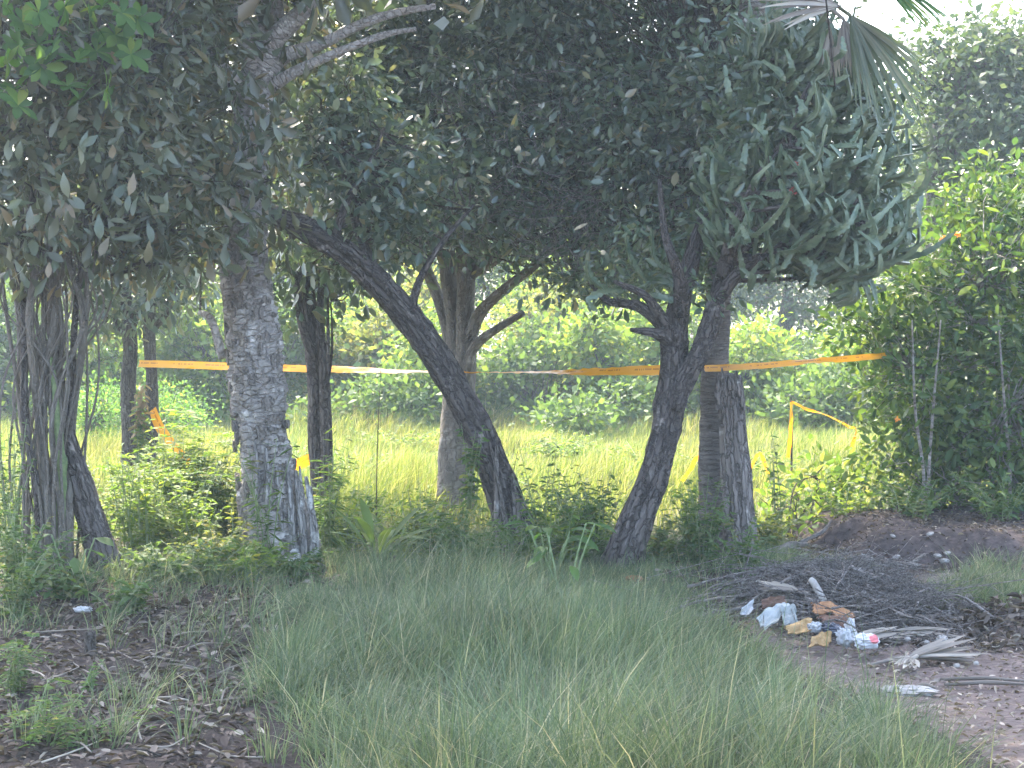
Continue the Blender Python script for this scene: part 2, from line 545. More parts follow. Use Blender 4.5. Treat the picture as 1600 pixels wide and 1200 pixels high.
# ---------------------------------------------------------------- ground
def make_ground():
    m, n, l, out = nodes('ground_soil')
    tc = n.new('ShaderNodeTexCoord')
    a = noise(n, l, 1.6, 5, tc.outputs['Object'])
    b = noise(n, l, 28, 6, tc.outputs['Object'], .75)
    r1 = ramp(n, [(.028, .021, .018), (.060, .046, .040), (.11, .085, .072)], [.3, .52, .75])
    l.new(b.outputs[0], r1.inputs[0])
    r2 = ramp(n, [(.06, .07, .025), (.12, .12, .05), (.20, .17, .09)], [.3, .55, .75])
    l.new(b.outputs[0], r2.inputs[0])
    sx = n.new('ShaderNodeSeparateXYZ')
    l.new(tc.outputs['Object'], sx.inputs[0])
    ma = n.new('ShaderNodeMath')
    ma.operation = 'MULTIPLY_ADD'
    l.new(a.outputs[0], ma.inputs[0])
    ma.inputs[1].default_value = 2.5
    l.new(sx.outputs['Y'], ma.inputs[2])
    mr = n.new('ShaderNodeMapRange')
    mr.inputs['From Min'].default_value = 13.2
    mr.inputs['From Max'].default_value = 14.6
    l.new(ma.outputs[0], mr.inputs[0])
    mx = n.new('ShaderNodeMix')
    mx.data_type = 'RGBA'
    l.new(mr.outputs[0], mx.inputs[0])
    l.new(r1.outputs[0], mx.inputs[6])
    l.new(r2.outputs[0], mx.inputs[7])
    p = n.new('ShaderNodeBsdfPrincipled')
    p.inputs['Roughness'].default_value = .95
    p.inputs['Specular IOR Level'].default_value = .15
    l.new(mx.outputs[2], p.inputs['Base Color'])
    bp = n.new('ShaderNodeBump')
    bp.inputs['Strength'].default_value = 1
    bp.inputs['Distance'].default_value = .03
    l.new(b.outputs[0], bp.inputs['Height'])
    l.new(bp.outputs[0], p.inputs['Normal'])
    l.new(p.outputs[0], out.inputs[0])
    M['soil'] = m
    xs = np.concatenate([[-150, -100, -60, -35, -20, -12, -8], np.arange(-6, 6.01, .09), [8, 12, 20, 35, 60, 100, 150]])
    ys = np.concatenate([[-150, -80, -30, -10, 0, 3], np.arange(4.5, 15, .09), np.arange(15, 30, .6), [35, 42, 55, 80, 110, 150]])
    X, Y = np.meshgrid(xs, ys)
    Z = gh(X, Y)
    mb = MB()
    nx, ny = len(xs), len(ys)
    i = np.arange(ny - 1)[:, None] * nx
    j = np.arange(nx - 1)[None]
    mb.add(np.stack([X, Y, Z], -1), np.stack([i + j, i + j + 1, i + j + 1 + nx, i + j + nx], -1))
    structure(mb.build('ground', m))
make_ground()

def path_edge(y):
    """left edge of the bare dirt on the right, as x for a given distance"""
    ys = np.array([4.5, 6.3, 7.0, 8.0, 8.6, 9.3, 10.2, 11.2])
    xs = np.array([1.25, 1.45, 1.45, 1.25, 1.02, .98, 1.15, 1.5])
    return np.interp(y, ys, xs)

def make_path():
    m, n, l, out = nodes('dry_dirt')
    tc = n.new('ShaderNodeTexCoord')
    mp = n.new('ShaderNodeMapping')
    mp.inputs['Scale'].default_value = (.6, 1.6, 1)
    l.new(tc.outputs['Object'], mp.inputs[0])
    a = noise(n, l, 2.2, 4, tc.outputs['Object'])
    b = noise(n, l, 26, 7, mp.outputs[0], .8)
    r1 = ramp(n, [(.075, .055, .048), (.18, .135, .118), (.27, .21, .185), (.40, .33, .29)], [.28, .45, .6, .78])
    l.new(b.outputs[0], r1.inputs[0])
    hs = n.new('ShaderNodeHueSaturation')
    mr = n.new('ShaderNodeMapRange')
    mr.inputs['From Min'].default_value = .3
    mr.inputs['From Max'].default_value = .7
    mr.inputs['To Min'].default_value = .7
    mr.inputs['To Max'].default_value = 1.25
    l.new(a.outputs[0], mr.inputs[0])
    l.new(mr.outputs[0], hs.inputs['Value'])
    l.new(r1.outputs[0], hs.inputs['Color'])
    p = n.new('ShaderNodeBsdfPrincipled')
    p.inputs['Roughness'].default_value = .95
    p.inputs['Specular IOR Level'].default_value = .15
    l.new(hs.outputs[0], p.inputs['Base Color'])
    bp = n.new('ShaderNodeBump')
    bp.inputs['Strength'].default_value = 1
    bp.inputs['Distance'].default_value = .03
    l.new(b.outputs[0], bp.inputs['Height'])
    l.new(bp.outputs[0], p.inputs['Normal'])
    l.new(p.outputs[0], out.inputs[0])
    M['dirt'] = m
    ys = np.arange(3.5, 11.2, .06)
    us = np.linspace(0, 1, 60)
    Y, U = np.meshgrid(ys, us, indexing='ij')
    e = path_edge(Y) + .22 * fbm(np.stack([Y * 1.7, Y * 0, Y * 0 + 3], -1), 5, 3)
    X = e + U * (6 - e)
    ed = np.minimum(np.minimum(U * 20, 1), np.minimum((11.2 - Y) * 4, 1))
    Z = gh(X, Y) - .02 + .03 * np.clip(ed, 0, 1) + .012 * fbm(np.stack([X * 9, Y * 9, X * 0], -1), 7, 3) * ed
    mb = MB()
    nx, ny = len(us), len(ys)
    i = np.arange(ny - 1)[:, None] * nx
    j = np.arange(nx - 1)[None]
    mb.add(np.stack([X, Y, Z], -1), np.stack([i + j, i + j + 1, i + j + 1 + nx, i + j + nx], -1))
    structure(mb.build('dirt_path', m))
    # unseen dirt sheet added behind the camera to bounce light forward
    xs = np.concatenate([np.arange(-14, -3, 1.), np.arange(-3, 6, .3), np.arange(6, 15, 1.)])
    ys = np.arange(-16, 3.6, .5)
    X, Y = np.meshgrid(xs, ys)
    mb = MB()
    nx, ny = len(xs), len(ys)
    i = np.arange(ny - 1)[:, None] * nx
    j = np.arange(nx - 1)[None]
    mb.add(np.stack([X, Y, gh(X, Y) + .06], -1), np.stack([i + j, i + j + 1, i + j + 1 + nx, i + j + nx], -1))
    structure(mb.build('bounce_dirt', m))
make_path()

def mound_h(x, y):
    """dark soil bank at the right"""
    front = np.clip((y - (11.25 + .10 * fbm(np.stack([x * 2, x * 0, x * 0], -1), 31, 2))) / .38, 0, 1)
    back = np.clip((14.2 - y) / 1.2, 0, 1)
    left = np.clip((x - 1.95 + .18 * fbm(np.stack([y * 3, y * 0, y * 0], -1), 33, 2)) / .42, 0, 1)
    s = lambda t: t * t * (3 - 2 * t)
    h = .19 * s(front) * s(back) * s(left)
    return h * (1 + .25 * fbm(np.stack([x * 4, y * 4, x * 0], -1), 35, 4))

def make_mound():
    m = plain_mat('dark_mound_soil', (.032, .025, .023), (.10, .078, .072), 22, .95, 1., spec=.1)
    xs = np.arange(1.75, 6.2, .035)
    ys = np.arange(11.0, 14.4, .035)
    X, Y = np.meshgrid(xs, ys)
    h = mound_h(X, Y)
    Z = gh(X, Y) - .03 + h * 1.08 + .03 * np.clip(h * 8, 0, 1) + .03 * fbm(np.stack([X * 13, Y * 13, h * 13], -1), 37, 3) * np.clip(h * 10, 0, 1)
    mb = MB()
    nx, ny = len(xs), len(ys)
    i = np.arange(ny - 1)[:, None] * nx
    j = np.arange(nx - 1)[None]
    mb.add(np.stack([X, Y, Z], -1), np.stack([i + j, i + j + 1, i + j + 1 + nx, i + j + nx], -1))
    structure(mb.build('soil_mound', m))
make_mound()

# ---------------------------------------------------------------- crowns
def E(px, py, d, rx, ry, rd):
    """an ellipsoid of foliage: centre sighted at px, py, radii in photograph pixels at that distance"""
    s = d / FPX
    return (P(px, py, d), np.array([rx * s, rd, ry * s]))

def sample_ell(e, n, rng, shell=0.):
    d = unit(rng.normal(0, 1, (n, 3)))
    r = rng.random(n) ** (1 / 3)
    r = r * (1 - shell) + shell * (.75 + .25 * rng.random(n))
    return e[0] + d * r[:, None] * e[1]

def clumps(e, n, rng, seed, thr=-.25, fr=2.0, shell=0.):
    out = np.zeros((0, 3))
    while len(out) < n:
        p = sample_ell(e, n * 2, rng, shell)
        k = fbm(p * fr, seed, 2)
        out = np.vstack([out, p[k > thr]])
    return out[:n]

def foliage(mb, e, rng, seed, L, W, cover, per=26, sig=.13, droop=.3, thr=-.25, fr=2., spat=0., up=.6, shell=0., fold=.25, zmin=None, simple=False):
    """leaf clumps in an ellipsoid; returns clump centres"""
    area = math.pi * e[1][0] * e[1][2]
    nl = int(cover * area / (.62 * L * W))
    nc = max(3, nl // per)
    c = clumps(e, nc, rng, seed, thr, fr, shell)
    if zmin is not None:
        c = c[c[:, 2] > zmin]
        nc = len(c)
    idx = np.repeat(np.arange(nc), per)
    off = rng.normal(0, 1, (len(idx), 3)) * sig * np.array([1, 1, .75])
    base = c[idx] + off
    dr = unit(off) + rng.normal(0, .55, off.shape) + np.array([0, 0, -droop])
    nr = rng.normal(0, .6, off.shape) + np.array([0, 0, up])
    s = np.clip(np.exp(rng.normal(-.08, .30, len(idx))), .4, 1.6)
    mb.leaves(base, dr, nr, L * s, W * s * rng.uniform(.8, 1.15, len(idx)), rng, fold=fold, spat=spat, simple=simple)
    return c

def twig_to(mb, c, limb, rng, ra=.012, rb=.004, bend=.10, maxlen=9., rings=3):
    limb = np.asarray(limb)
    best = np.full(len(c), 1e9)
    who = np.zeros(len(c), int)
    for k in range(len(limb)):
        d = np.linalg.norm(c - limb[k], axis=1)
        m = d < best
        best[m] = d[m]
        who[m] = k
    keep = best < maxlen
    mb.twigs(limb[who][keep], c[keep], ra, rb, bend, rng, rings=rings)

def limb_points(list_of_curves):
    return np.vstack([np.asarray(c)[::2] for c in list_of_curves])

# ---------------------------------------------------------------- trees of the front row
def pxpath(pts):
    return np.array([P(*p) for p in pts])

def leaf_mesh(name, L, W, mat, curl=.25, fold=.18, spat=.35, n=5):
    """a single large leaf, 20-ish triangles, pointing along +x, normal +z"""
    t = np.linspace(0, 1, n + 1)
    wid = W * .5 * np.sin(np.pi * np.clip(t, 0, 1) ** (1 + spat * .8)) ** .8
    wid[0] = W * .03
    wid[-1] = W * .01
    z = -curl * L * t ** 2
    rows = []
    for k in range(n + 1):
        rows += [(t[k] * L, wid[k], z[k] + fold * wid[k]), (t[k] * L, 0, z[k]), (t[k] * L, -wid[k], z[k] + fold * wid[k])]
    q = []
    for k in range(n):
        a = k * 3
        q += [(a, a + 3, a + 4, a + 1), (a + 1, a + 4, a + 5, a + 2)]
    mb = MB()
    mb.add(rows, q)
    return mb.mesh(name, mat)

def frame(dr, nr):
    x = Vector(dr).normalized()
    y = Vector(nr).cross(x).normalized()
    z = x.cross(y)
    return Matrix((x, y, z)).transposed()

def place_leaf(me, name, parent, p, dr, nr, s):
    o = bpy.data.objects.new(name, me)
    col.objects.link(o)
    o.parent = parent
    q = np.asarray(p) - world_origin(parent)
    o.matrix_local = Matrix.Translation(Vector(q)) @ frame(dr, nr).to_4x4() @ Matrix.Scale(s, 4)
    return o

def single_leaves(parent, pts, rng, meshes, droop=.5, jitter=.5, smin=.75, smax=1.2, name='leaf', out=None):
    for k, p in enumerate(pts):
        d = rng.normal(0, jitter, 3) + np.array([0, -.15, -droop])
        if out is not None:
            d = d + out[k]
        n = rng.normal(0, .45, 3) + np.array([0, -.55, .6])
        place_leaf(meshes[rng.integers(len(meshes))], name, parent, p, d, n, rng.uniform(smin, smax))

# --- 1 many-stemmed tree, far left
rng = np.random.default_rng(11)
b = onground(85, 10.5)
tA = thing('many_stemmed_tree', 'many-stemmed tree of thin bundled trunks with large drooping spatulate leaves, far left', 'tree', b)
curvesA = []
specs = [(55, 25, .032), (70, 50, .036), (66, 8, .024), (90, 78, .040), (102, 128, .028), (74, 100, .026), (110, 112, .032), (48, 2, .018),
         (82, 45, .018), (92, 135, .018), (105, 90, .020), (66, 70, .014), (98, 60, .013), (76, 110, .012), (88, 30, .011), (60, 48, .012)]
for k, (x0, x1, r) in enumerate(specs):
    d = 10.35 + rng.uniform(0, .35)
    j = lambda s: rng.normal(0, s)
    pts = [(x0, 935 + j(8), d), (x0 + (x1 - x0) * .1 + j(7), 800, d + j(.03)), (x0 + (x1 - x0) * .4 + j(13), 650, d + j(.06)),
           (x0 + (x1 - x0) * .75 + j(10), 500, d + j(.06)), (x1 + j(6), 390, d + j(.08)), (x1 + j(30), 250, d + j(.15)), (x1 + j(60) + 20, 90, d + j(.25))]
    mb = MB()
    c = mb.tube(pxpath(pts), [r * .85, r * .75, r * .7, r * .66, r * .6, r * .5, r * .3], seg=10, rough=.10, fz=8, seed=k, furrow=.08, rings=60)
    mb.build('stem', M['bark_stem'] if k % 4 else M['bark_mid'], tA)
    curvesA.append(c[25:])
for k in range(26):   # tangled thin stems in the bundle
    x0 = rng.uniform(28, 128)
    mb = MB()
    d = 10.3 + rng.uniform(0, .3)
    c = mb.tube(pxpath([(x0, 900, d), (x0 + rng.normal(0, 15), 740, d), (x0 + rng.normal(0, 22), 600, d), (x0 + rng.normal(10, 30), 470, d), (x0 + rng.normal(15, 50), 340, d)]),
                [.009, .008, .007, .006, .004], seg=6, rings=30, rough=.1)
    mb.build('stem', M['bark_stem'], tA)
    curvesA.append(c[20:])
limbA = limb_points(curvesA)
mb, mt = MB(), MB()
for i, (e, cov, sz) in enumerate([(E(120, 270, 10.5, 165, 165, .8), 5.5, 1.), (E(60, 130, 10.4, 150, 150, .8), 5.5, 1.), (E(250, 320, 10.6, 120, 100, .6), 4., 1.),
                                  (E(20, 330, 10.4, 80, 120, .6), 4., 1.), (E(220, 90, 10.7, 150, 150, .8), 5.5, 1.), (E(100, -250, 10.8, 330, 260, 1.6), 3.2, 1.9), (E(-250, -350, 11.2, 380, 330, 1.8), 3.2, 2.), (E(-120, -800, 11.2, 420, 300, 1.9), 3., 2.2)]):  # high and far-left lobes are unseen, added to shade the foreground
    c = foliage(mb, e, rng, 40 + i, .098 * sz, .036 * sz, cov, per=16, sig=.10 * sz, droop=.6, spat=.8, up=.3, thr=-.2, fr=2.5)
    twig_to(mt, c, limbA, rng, .008, .003, .10)
mb.build('crown', M['leaf_dull'], tA, kind='stuff')
mt.build('branches', M['twig'], tA, kind='stuff')
lm = [leaf_mesh('leaf', .11, .046, M['leaf_dull'], c_, .2, .6) for c_ in (.1, .3, .45)]
pts = np.vstack([sample_ell(E(150, 270, 9.75, 150, 140, .22), 70, rng), sample_ell(E(70, 330, 9.75, 75, 100, .2), 25, rng)])
single_leaves(tA, pts, rng, lm, droop=.75, jitter=.7)
# rosettes of young leaves, top left; sunlight on them put into the brighter green
lf = [leaf_mesh('leaf', .125, .056, M['leaf_fresh'], c_, .15, .55) for c_ in (.05, .2, .35)]
ros = [(205, 85), (165, 140), (180, 55), (120, 95), (85, 55), (140, 30), (60, 20), (30, 70), (105, 135), (20, 140), (190, 20), (65, 105), (35, 35), (100, 10), (150, 80), (10, 10), (28, 165), (60, 70), (215, 30), (130, 150), (45, 120), (160, 10), (80, 85), (10, 95)]
mt = MB()
for x, y in ros:
    c0 = P(x, y, 9.7 + rng.uniform(-.15, .2))
    mt.twigs([c0 + np.array([rng.normal(-.1, .1), .3, rng.normal(.02, .1)])], [c0], .006, .004, .1, rng)
    ax = unit(np.array([rng.normal(.3, .45), rng.normal(-.3, .35), rng.normal(.45, .3)]))
    for k in range(9):
        a = k * 2.4
        u = unit(np.cross(ax, [0, 0, 1.]))
        v = np.cross(ax, u)
        rad = u * math.cos(a) + v * math.sin(a)
        d = rad * .9 + ax * rng.uniform(.15, .6) + np.array([0, 0, -.12])
        place_leaf(lf[rng.integers(3)], 'leaf', tA, c0, d, ax + rng.normal(0, .15, 3), rng.uniform(.65, 1.1))
mt.build('twigs', M['stem_green'], tA, kind='stuff')

# pale green ribbed stem standing among the trunks
gs = onground(98, 10.25)
t = thing('green_cactus_stem', 'pale green flattened cactus stem upright among the thin trunks, far left', 'cactus', gs)
def ribbed(mb, pts, radii, ribs=3, wave=.25, freq=26., rings=30, seed=0, rough=.0):
    c = catmull(pts, rings)
    rr = np.interp(np.linspace(0, 1, rings), np.linspace(0, 1, len(radii)), radii)
    tg = unit(np.gradient(c, axis=0))
    ref = np.array([.3, 1., .2])
    n1 = unit(np.cross(tg, ref))
    n2 = np.cross(tg, n1)
    seg = ribs * 2
    s = np.concatenate([[0], np.cumsum(np.linalg.norm(np.diff(c, axis=0), axis=1))])
    V = np.zeros((rings, seg, 3))
    for k in range(seg):
        a = k * 2 * math.pi / seg + seed + s * .8
        if k % 2 == 0:
            r = rr * (1 + wave * (2 * np.abs(2 * ((s * freq + seed * 3) % 1) - 1) - 1) + .12 * np.sin(s * 41 + seed))
        else:
            r = rr * .36
        V[:, k] = c + r[:, None] * (np.cos(a)[:, None] * n1 + np.sin(a)[:, None] * n2)
    i = np.arange(rings - 1)[:, None] * seg
    j = np.arange(seg)[None]
    j2 = (j + 1) % seg
    q = np.stack([i + j, i + j2, i + seg + j2, i + seg + j], -1).reshape(-1, 4)
    V = np.vstack([V.reshape(-1, 3), c[-1] + tg[-1] * rr[-1] * .8])
    k = rings * seg
    jj = np.arange(seg)
    tr = np.stack([np.full(seg, k), (rings - 1) * seg + jj, (rings - 1) * seg + (jj + 1) % seg], -1)
    mb.add(V, q, tr)
    return c
for x0, x1, y1, r in ((97, 80, 560, .030), (101, 90, 720, .024)):
    mb = MB()
    ribbed(mb, pxpath([(x0, 940, 10.42), (x0 - 4, 820, 10.42), (x0 - 2, 720, 10.4), (x1, y1, 10.4)]), [r * .8, r, r, r * .5], 3, .06, 9, 40, .4)
    mb.build('stem', M['stem_green'], t)

# --- 2 dark leaning trunk behind it
b = onground(185, 10.45)
t2 = thing('leaning_trunk', 'short dark furrowed trunk leaning left behind the bundled thin stems', 'tree trunk', b)
mb = MB()
mb.tube(pxpath([(188, 985, 10.45), (172, 900, 10.45), (140, 800, 10.48), (112, 715, 10.52), (92, 640, 10.56), (80, 540, 10.6)]), [.165, .115, .088, .070, .058, .048], seg=22, rings=60, rough=.22, furrow=.3, seed=5, fz=5)
mb.build('trunk', M['bark_dark'], t2)
mb = MB()
mb.tube(pxpath([(205, 990, 10.5), (200, 940, 10.55), (188, 890, 10.6), (182, 870, 10.6)]), [.07, .06, .045, .02], seg=12, rings=16, rough=.3, furrow=.3, seed=9)
mb.build('broken_root', M['bark_dark'], t2)

# --- 3 pair of slim trunks in the distance (tape is tied to it)
def crowned(name, label, basept, trunks, ells, leafm, barkm, L, W, seed, cat='tree', droop=.4, per=24, sig=.13, tw=(.01, .003), zmin=None, furrow=.2, rough=.18, extra=None, twigmat=None, thr=-.25, simple=False):
    rng = np.random.default_rng(seed)
    t = thing(name, label, cat, basept)
    cs = []
    for k, (pts, rad) in enumerate(trunks):
        mb = MB()
        c = mb.tube(pxpath(pts), rad, seg=18 if rad[0] > .05 else 8, rings=70 if rad[0] > .05 else 26, rough=rough, furrow=furrow, seed=seed + k, fz=5)
        mb.build('trunk' if rad[0] > .05 else 'limb', barkm, t)
        cs.append(c[len(c) // 2:])
    limb = limb_points(cs)
    mb, mt = MB(), MB()
    for i, (e, cov, sz) in enumerate(ells):
        c = foliage(mb, e, rng, seed + 50 + i, L * sz, W * sz, cov, per=per, sig=sig * sz, droop=droop, zmin=zmin, thr=thr, simple=simple or sz > 1.8)
        twig_to(mt, c, limb, rng, tw[0], tw[1], .12, rings=2 if simple else 3)
    mb.build('crown', leafm, t, kind='stuff')
    mt.build('branches', twigmat or barkm, t, kind='stuff')
    return t, cs

t3, _ = crowned('slim_tree', 'pair of slim grey trunks in the meadow edge with orange tape tied round', onground(215, 17),
    [([(203, 750, 17), (203, 680, 17), (200, 600, 17), (203, 530, 17), (192, 440, 17), (170, 360, 17)], [.085, .078, .075, .070, .06, .04]),
     ([(232, 765, 16.9), (236, 680, 16.9), (237, 600, 16.9), (233, 520, 16.9), (240, 440, 16.9), (270, 350, 16.8)], [.07, .062, .06, .058, .05, .03]),
     ([(205, 540, 17), (180, 500, 17), (160, 470, 17), (140, 420, 17)], [.035, .03, .02, .012]),
     ([(235, 520, 16.9), (260, 490, 16.8), (275, 450, 16.8), (300, 420, 16.8)], [.035, .03, .02, .012]),
     ([(205, 520, 17), (215, 490, 17), (222, 460, 17), (225, 400, 17)], [.03, .025, .02, .012])],
    [(E(165, 455, 17, 90, 65, .5), 4.5, 1), (E(255, 425, 17, 95, 60, .6), 4.5, 1), (E(200, 330, 17, 130, 90, .9), 4, 1.3), (E(145, 520, 17, 30, 28, .2), 3., .8), (E(225, 485, 17, 40, 35, .3), 2.2, .9)],
    M['leaf_canopy'], M['bark_mid'], .085, .045, 301, droop=.6)

# --- 4 big peeling trunk
rng = np.random.default_rng(44)
b = onground(440, 11.3)
t4 = thing('peeling_bark_tree', 'thick pale grey tree trunk with flaking peeling bark and flared foot', 'tree', b)
path4 = pxpath([(448, 925, 11.3), (440, 870, 11.3), (425, 780, 11.3), (410, 680, 11.32), (402, 590, 11.34), (392, 490, 11.36), (382, 400, 11.38), (385, 280, 11.4), (398, 150, 11.42), (410, 60, 11.45), (425, -60, 11.5)])
rad4 = np.array([68, 60, 51, 43, 42, 39, 35, 32, 29, 26, 20]) / (FPX / 11.35)
mb = MB()
c4 = mb.tube(path4, rad4, seg=80, rings=330, rough=.14, furrow=.10, seed=41, fz=9, fa=2.2, plate=.045, lump=.16)
trunk4 = mb.build('trunk', M['bark_grey'], t4)
# flared buttress on the right of the foot
mb = MB()
mb.tube(pxpath([(482, 905, 11.22), (474, 850, 11.24), (462, 790, 11.27), (440, 730, 11.3)]), [.075, .085, .07, .03], seg=20, rings=40, rough=.25, furrow=.25, seed=43, fz=6)
mb.build('buttress', M['bark_plate'], t4)
for k, (x0, y0, x1, y1, r) in enumerate([(495, 890, 478, 745, .030), (478, 885, 462, 735, .034), (460, 890, 448, 720, .03), (488, 880, 486, 760, .022), (440, 880, 432, 730, .03), (470, 840, 468, 728, .02), (420, 860, 415, 700, .028), (400, 800, 398, 690, .025)]):
    mb = MB()
    mb.tube(pxpath([(x0, y0, 11.12), ((x0 + x1) / 2 + 2, (y0 + y1) / 2, 11.1), (x1, y1, 11.14)]), [r, r * .95, r * .35], seg=9, rings=26, rough=.25, furrow=.25, seed=140 + k, fz=4)
    mb.build('split_wood', M['wood_pale'], t4)
# bark plates standing off the trunk
def plates(parent, curve, radii, n, rng, lo, hi, w0, w1, mat):
    for k in range(n):
        u = rng.uniform(lo, hi)
        i = int(u * (len(curve) - 1))
        c = curve[i]
        r = np.interp(u, np.linspace(0, 1, len(radii)), radii)
        a = rng.uniform(math.pi * 1.02, math.pi * 1.98)
        o = np.array([math.cos(a), math.sin(a), 0])
        s = np.array([-o[1], o[0], 0])
        W, H = rng.uniform(w0, w1), rng.uniform(w0 * .8, w1 * 1.7)
        nn = 7
        rim, top = [], []
        for m_ in range(nn):
            an = m_ * 2 * math.pi / nn + rng.uniform(-.3, .3)
            q = (math.cos(an) * W * rng.uniform(.35, .6), math.sin(an) * H * rng.uniform(.35, .6))
            lift = .004 + max(0, q[1] / H) * rng.uniform(.0, .022)
            ang = a + q[0] / r
            oo = np.array([math.cos(ang), math.sin(ang), 0])
            rim.append(c + oo * (r * .93) + np.array([0, 0, q[1]]))
            top.append(c + oo * (r * 1.0 + lift + .006) + np.array([0, 0, q[1]]))
        ctr = c + o * (r * 1.0 + .018) 
        V = rim + top + [ctr]
        q = [(m_, (m_ + 1) % nn, nn + (m_ + 1) % nn, nn + m_) for m_ in range(nn)]
        tr = [(nn + m_, nn + (m_ + 1) % nn, 2 * nn) for m_ in range(nn)]
        mb = MB()
        mb.add(V, q, tr, attr=np.array(V))
        mb.build('bark_plate', mat, parent, smooth=False)
plates(trunk4, c4, rad4, 130, rng, .03, .66, .03, .075, M['bark_plate'])
plates(trunk4, c4, rad4, 26, rng, .02, .22, .06, .12, M['bark_plate'])
cs = [c4[90:]]
for pts, rad in ([[(408, 110, 11.4), (430, 60, 11.35), (470, 20, 11.3), (520, -40, 11.3)], [.085, .07, .055, .04]],
                 [[(405, 130, 11.4), (440, 90, 11.4), (500, 70, 11.4), (560, 40, 11.4), (620, 20, 11.4), (680, 10, 11.4)], [.065, .05, .04, .032, .026, .02]],
                 [[(404, 150, 11.4), (450, 118, 11.35), (520, 85, 11.3), (600, 55, 11.3), (650, 45, 11.3)], [.05, .04, .03, .022, .014]],
                 [[(395, 170, 11.42), (350, 110, 11.3), (300, 60, 11.2), (260, 0, 11.2)], [.055, .045, .035, .025]],
                 [[(400, 120, 11.4), (385, 60, 11.35), (370, 0, 11.3), (350, -70, 11.3)], [.075, .06, .05, .04]],
                 [[(384, 330, 11.4), (340, 290, 11.2), (300, 270, 11.1), (260, 230, 11.0)], [.035, .028, .02, .012]],
                 [[(348, 560, 11.36), (330, 500, 11.4), (312, 488, 11.45)], [.03, .026, .018]]):
    mb = MB()
    cs.append(mb.tube(pxpath(pts), rad, seg=12, rings=30, rough=.15, furrow=.1, seed=len(cs)))
    mb.build('limb', M['bark_grey'], t4)
limb = limb_points(cs)
mb, mt = MB(), MB()
for i, (e, cov, sz) in enumerate([(E(300, 200, 11.5, 130, 160, .7), 4.5, 1.), (E(370, 250, 10.95, 75, 120, .25), 1.5, 1.), (E(420, 300, 11.0, 45, 110, .3), 1.5, 1.), (E(320, 350, 11.6, 90, 70, .4), 2.6, 1.),
                                  (E(300, 40, 11.6, 180, 120, .9), 4.5, 1.), (E(420, -220, 11.5, 340, 230, 1.7), 3.2, 2.), (E(380, -650, 11.6, 420, 300, 1.9), 3.2, 2.2), (E(300, -1050, 11.6, 350, 220, 1.7), 3., 2.2), (E(450, -1350, 9.8, 520, 260, 1.7), 3.4, 2.4), (E(250, -1250, 8.6, 480, 260, 1.2), 3.2, 2.4)]):  # lobes high out of view added to throw shade on the near ground
    c = foliage(mb, e, rng, 140 + i, .098 * sz, .038 * sz, cov, per=16, sig=.10 * sz, droop=.9, spat=.8, up=.3)
    twig_to(mt, c, limb, rng, .009, .003, .12)
mb.build('crown', M['leaf_dull'], t4, kind='stuff')
mt.build('branches', M['twig'], t4, kind='stuff')
pts = np.vstack([sample_ell(E(345, 300, 10.8, 85, 110, .15), 60, rng), sample_ell(E(420, 250, 10.85, 35, 130, .12), 40, rng), sample_ell(E(440, 190, 10.9, 25, 50, .12), 14, rng)])
single_leaves(t4, pts, rng, lm, droop=.9, jitter=.6)

# --- 5 split trunk behind the peeling one
crowned('split_stem_tree', 'dark split trunk with upright splintered stems just right of the peeling trunk', onground(500, 13.2),
    [([(503, 860, 13.2), (503, 780, 13.2), (497, 680, 13.2), (492, 590, 13.2), (488, 520, 13.2), (478, 440, 13.2), (450, 360, 13.2)], [.09, .082, .075, .07, .06, .05, .03]),
     ([(512, 850, 13.1), (510, 700, 13.1), (507, 600, 13.1), (500, 500, 13.1), (503, 420, 13.1)], [.052, .045, .04, .03, .02]),
     ([(505, 640, 13.08), (512, 560, 13.08), (512, 470, 13.08), (515, 400, 13.08)], [.02, .016, .012, .006]),
     ([(490, 560, 13.1), (470, 500, 13.1), (462, 440, 13.1), (440, 380, 13.1)], [.04, .034, .026, .016]),
     ([(512, 600, 13.15), (519, 540, 13.15), (517, 470, 13.15)], [.014, .01, .004])],
    [(E(475, 430, 13.3, 70, 65, .4), 4.2, 1), (E(470, 500, 13.4, 28, 30, .2), 1.6, .9), (E(490, 340, 13.5, 100, 80, .6), 2.6, 1.2), (E(570, 425, 13.6, 75, 50, .4), 2.4, 1.)],
    M['leaf_canopy'], M['bark_dark'], .085, .042, 305)

# --- 6 leaning dark trunk in the middle
rng = np.random.default_rng(66)
b = onground(805, 11.9)
t6 = thing('diagonal_tree', 'dark rough-barked trunk leaning diagonally left across the middle of the picture', 'tree', b)
mb = MB()
s6 = FPX / 11.85
c6 = mb.tube(pxpath([(815, 880, 11.9), (795, 800, 11.9), (762, 705, 11.88), (722, 625, 11.86), (672, 545, 11.84), (615, 470, 11.8), (550, 405, 11.75), (480, 360, 11.7), (425, 335, 11.65), (380, 290, 11.65)]),
             np.array([38, 31, 28, 26, 25, 24, 22, 20, 17, 11]) / s6, seg=44, rings=180, rough=.16, furrow=.30, seed=61, fz=7, lump=.10)
trunk6 = mb.build('trunk', M['bark_dark'], t6)
for k, (pts, r) in enumerate([([(818, 860, 11.8), (806, 780, 11.8), (800, 740, 11.8)], [.05, .035, .008]), ([(780, 850, 11.78), (776, 750, 11.78), (776, 683, 11.78)], [.028, .02, .008]),
                              ([(792, 860, 11.75), (786, 790, 11.75), (765, 690, 11.76)], [.022, .016, .006]), ([(835, 880, 11.85), (830, 820, 11.85), (800, 770, 11.85)], [.07, .05, .02])]):
    mb = MB()
    mb.tube(pxpath(pts), r, seg=8, rings=20, rough=.3, furrow=.3, seed=k + 3)
    mb.build('splinter', M['wood_dead'], t6)
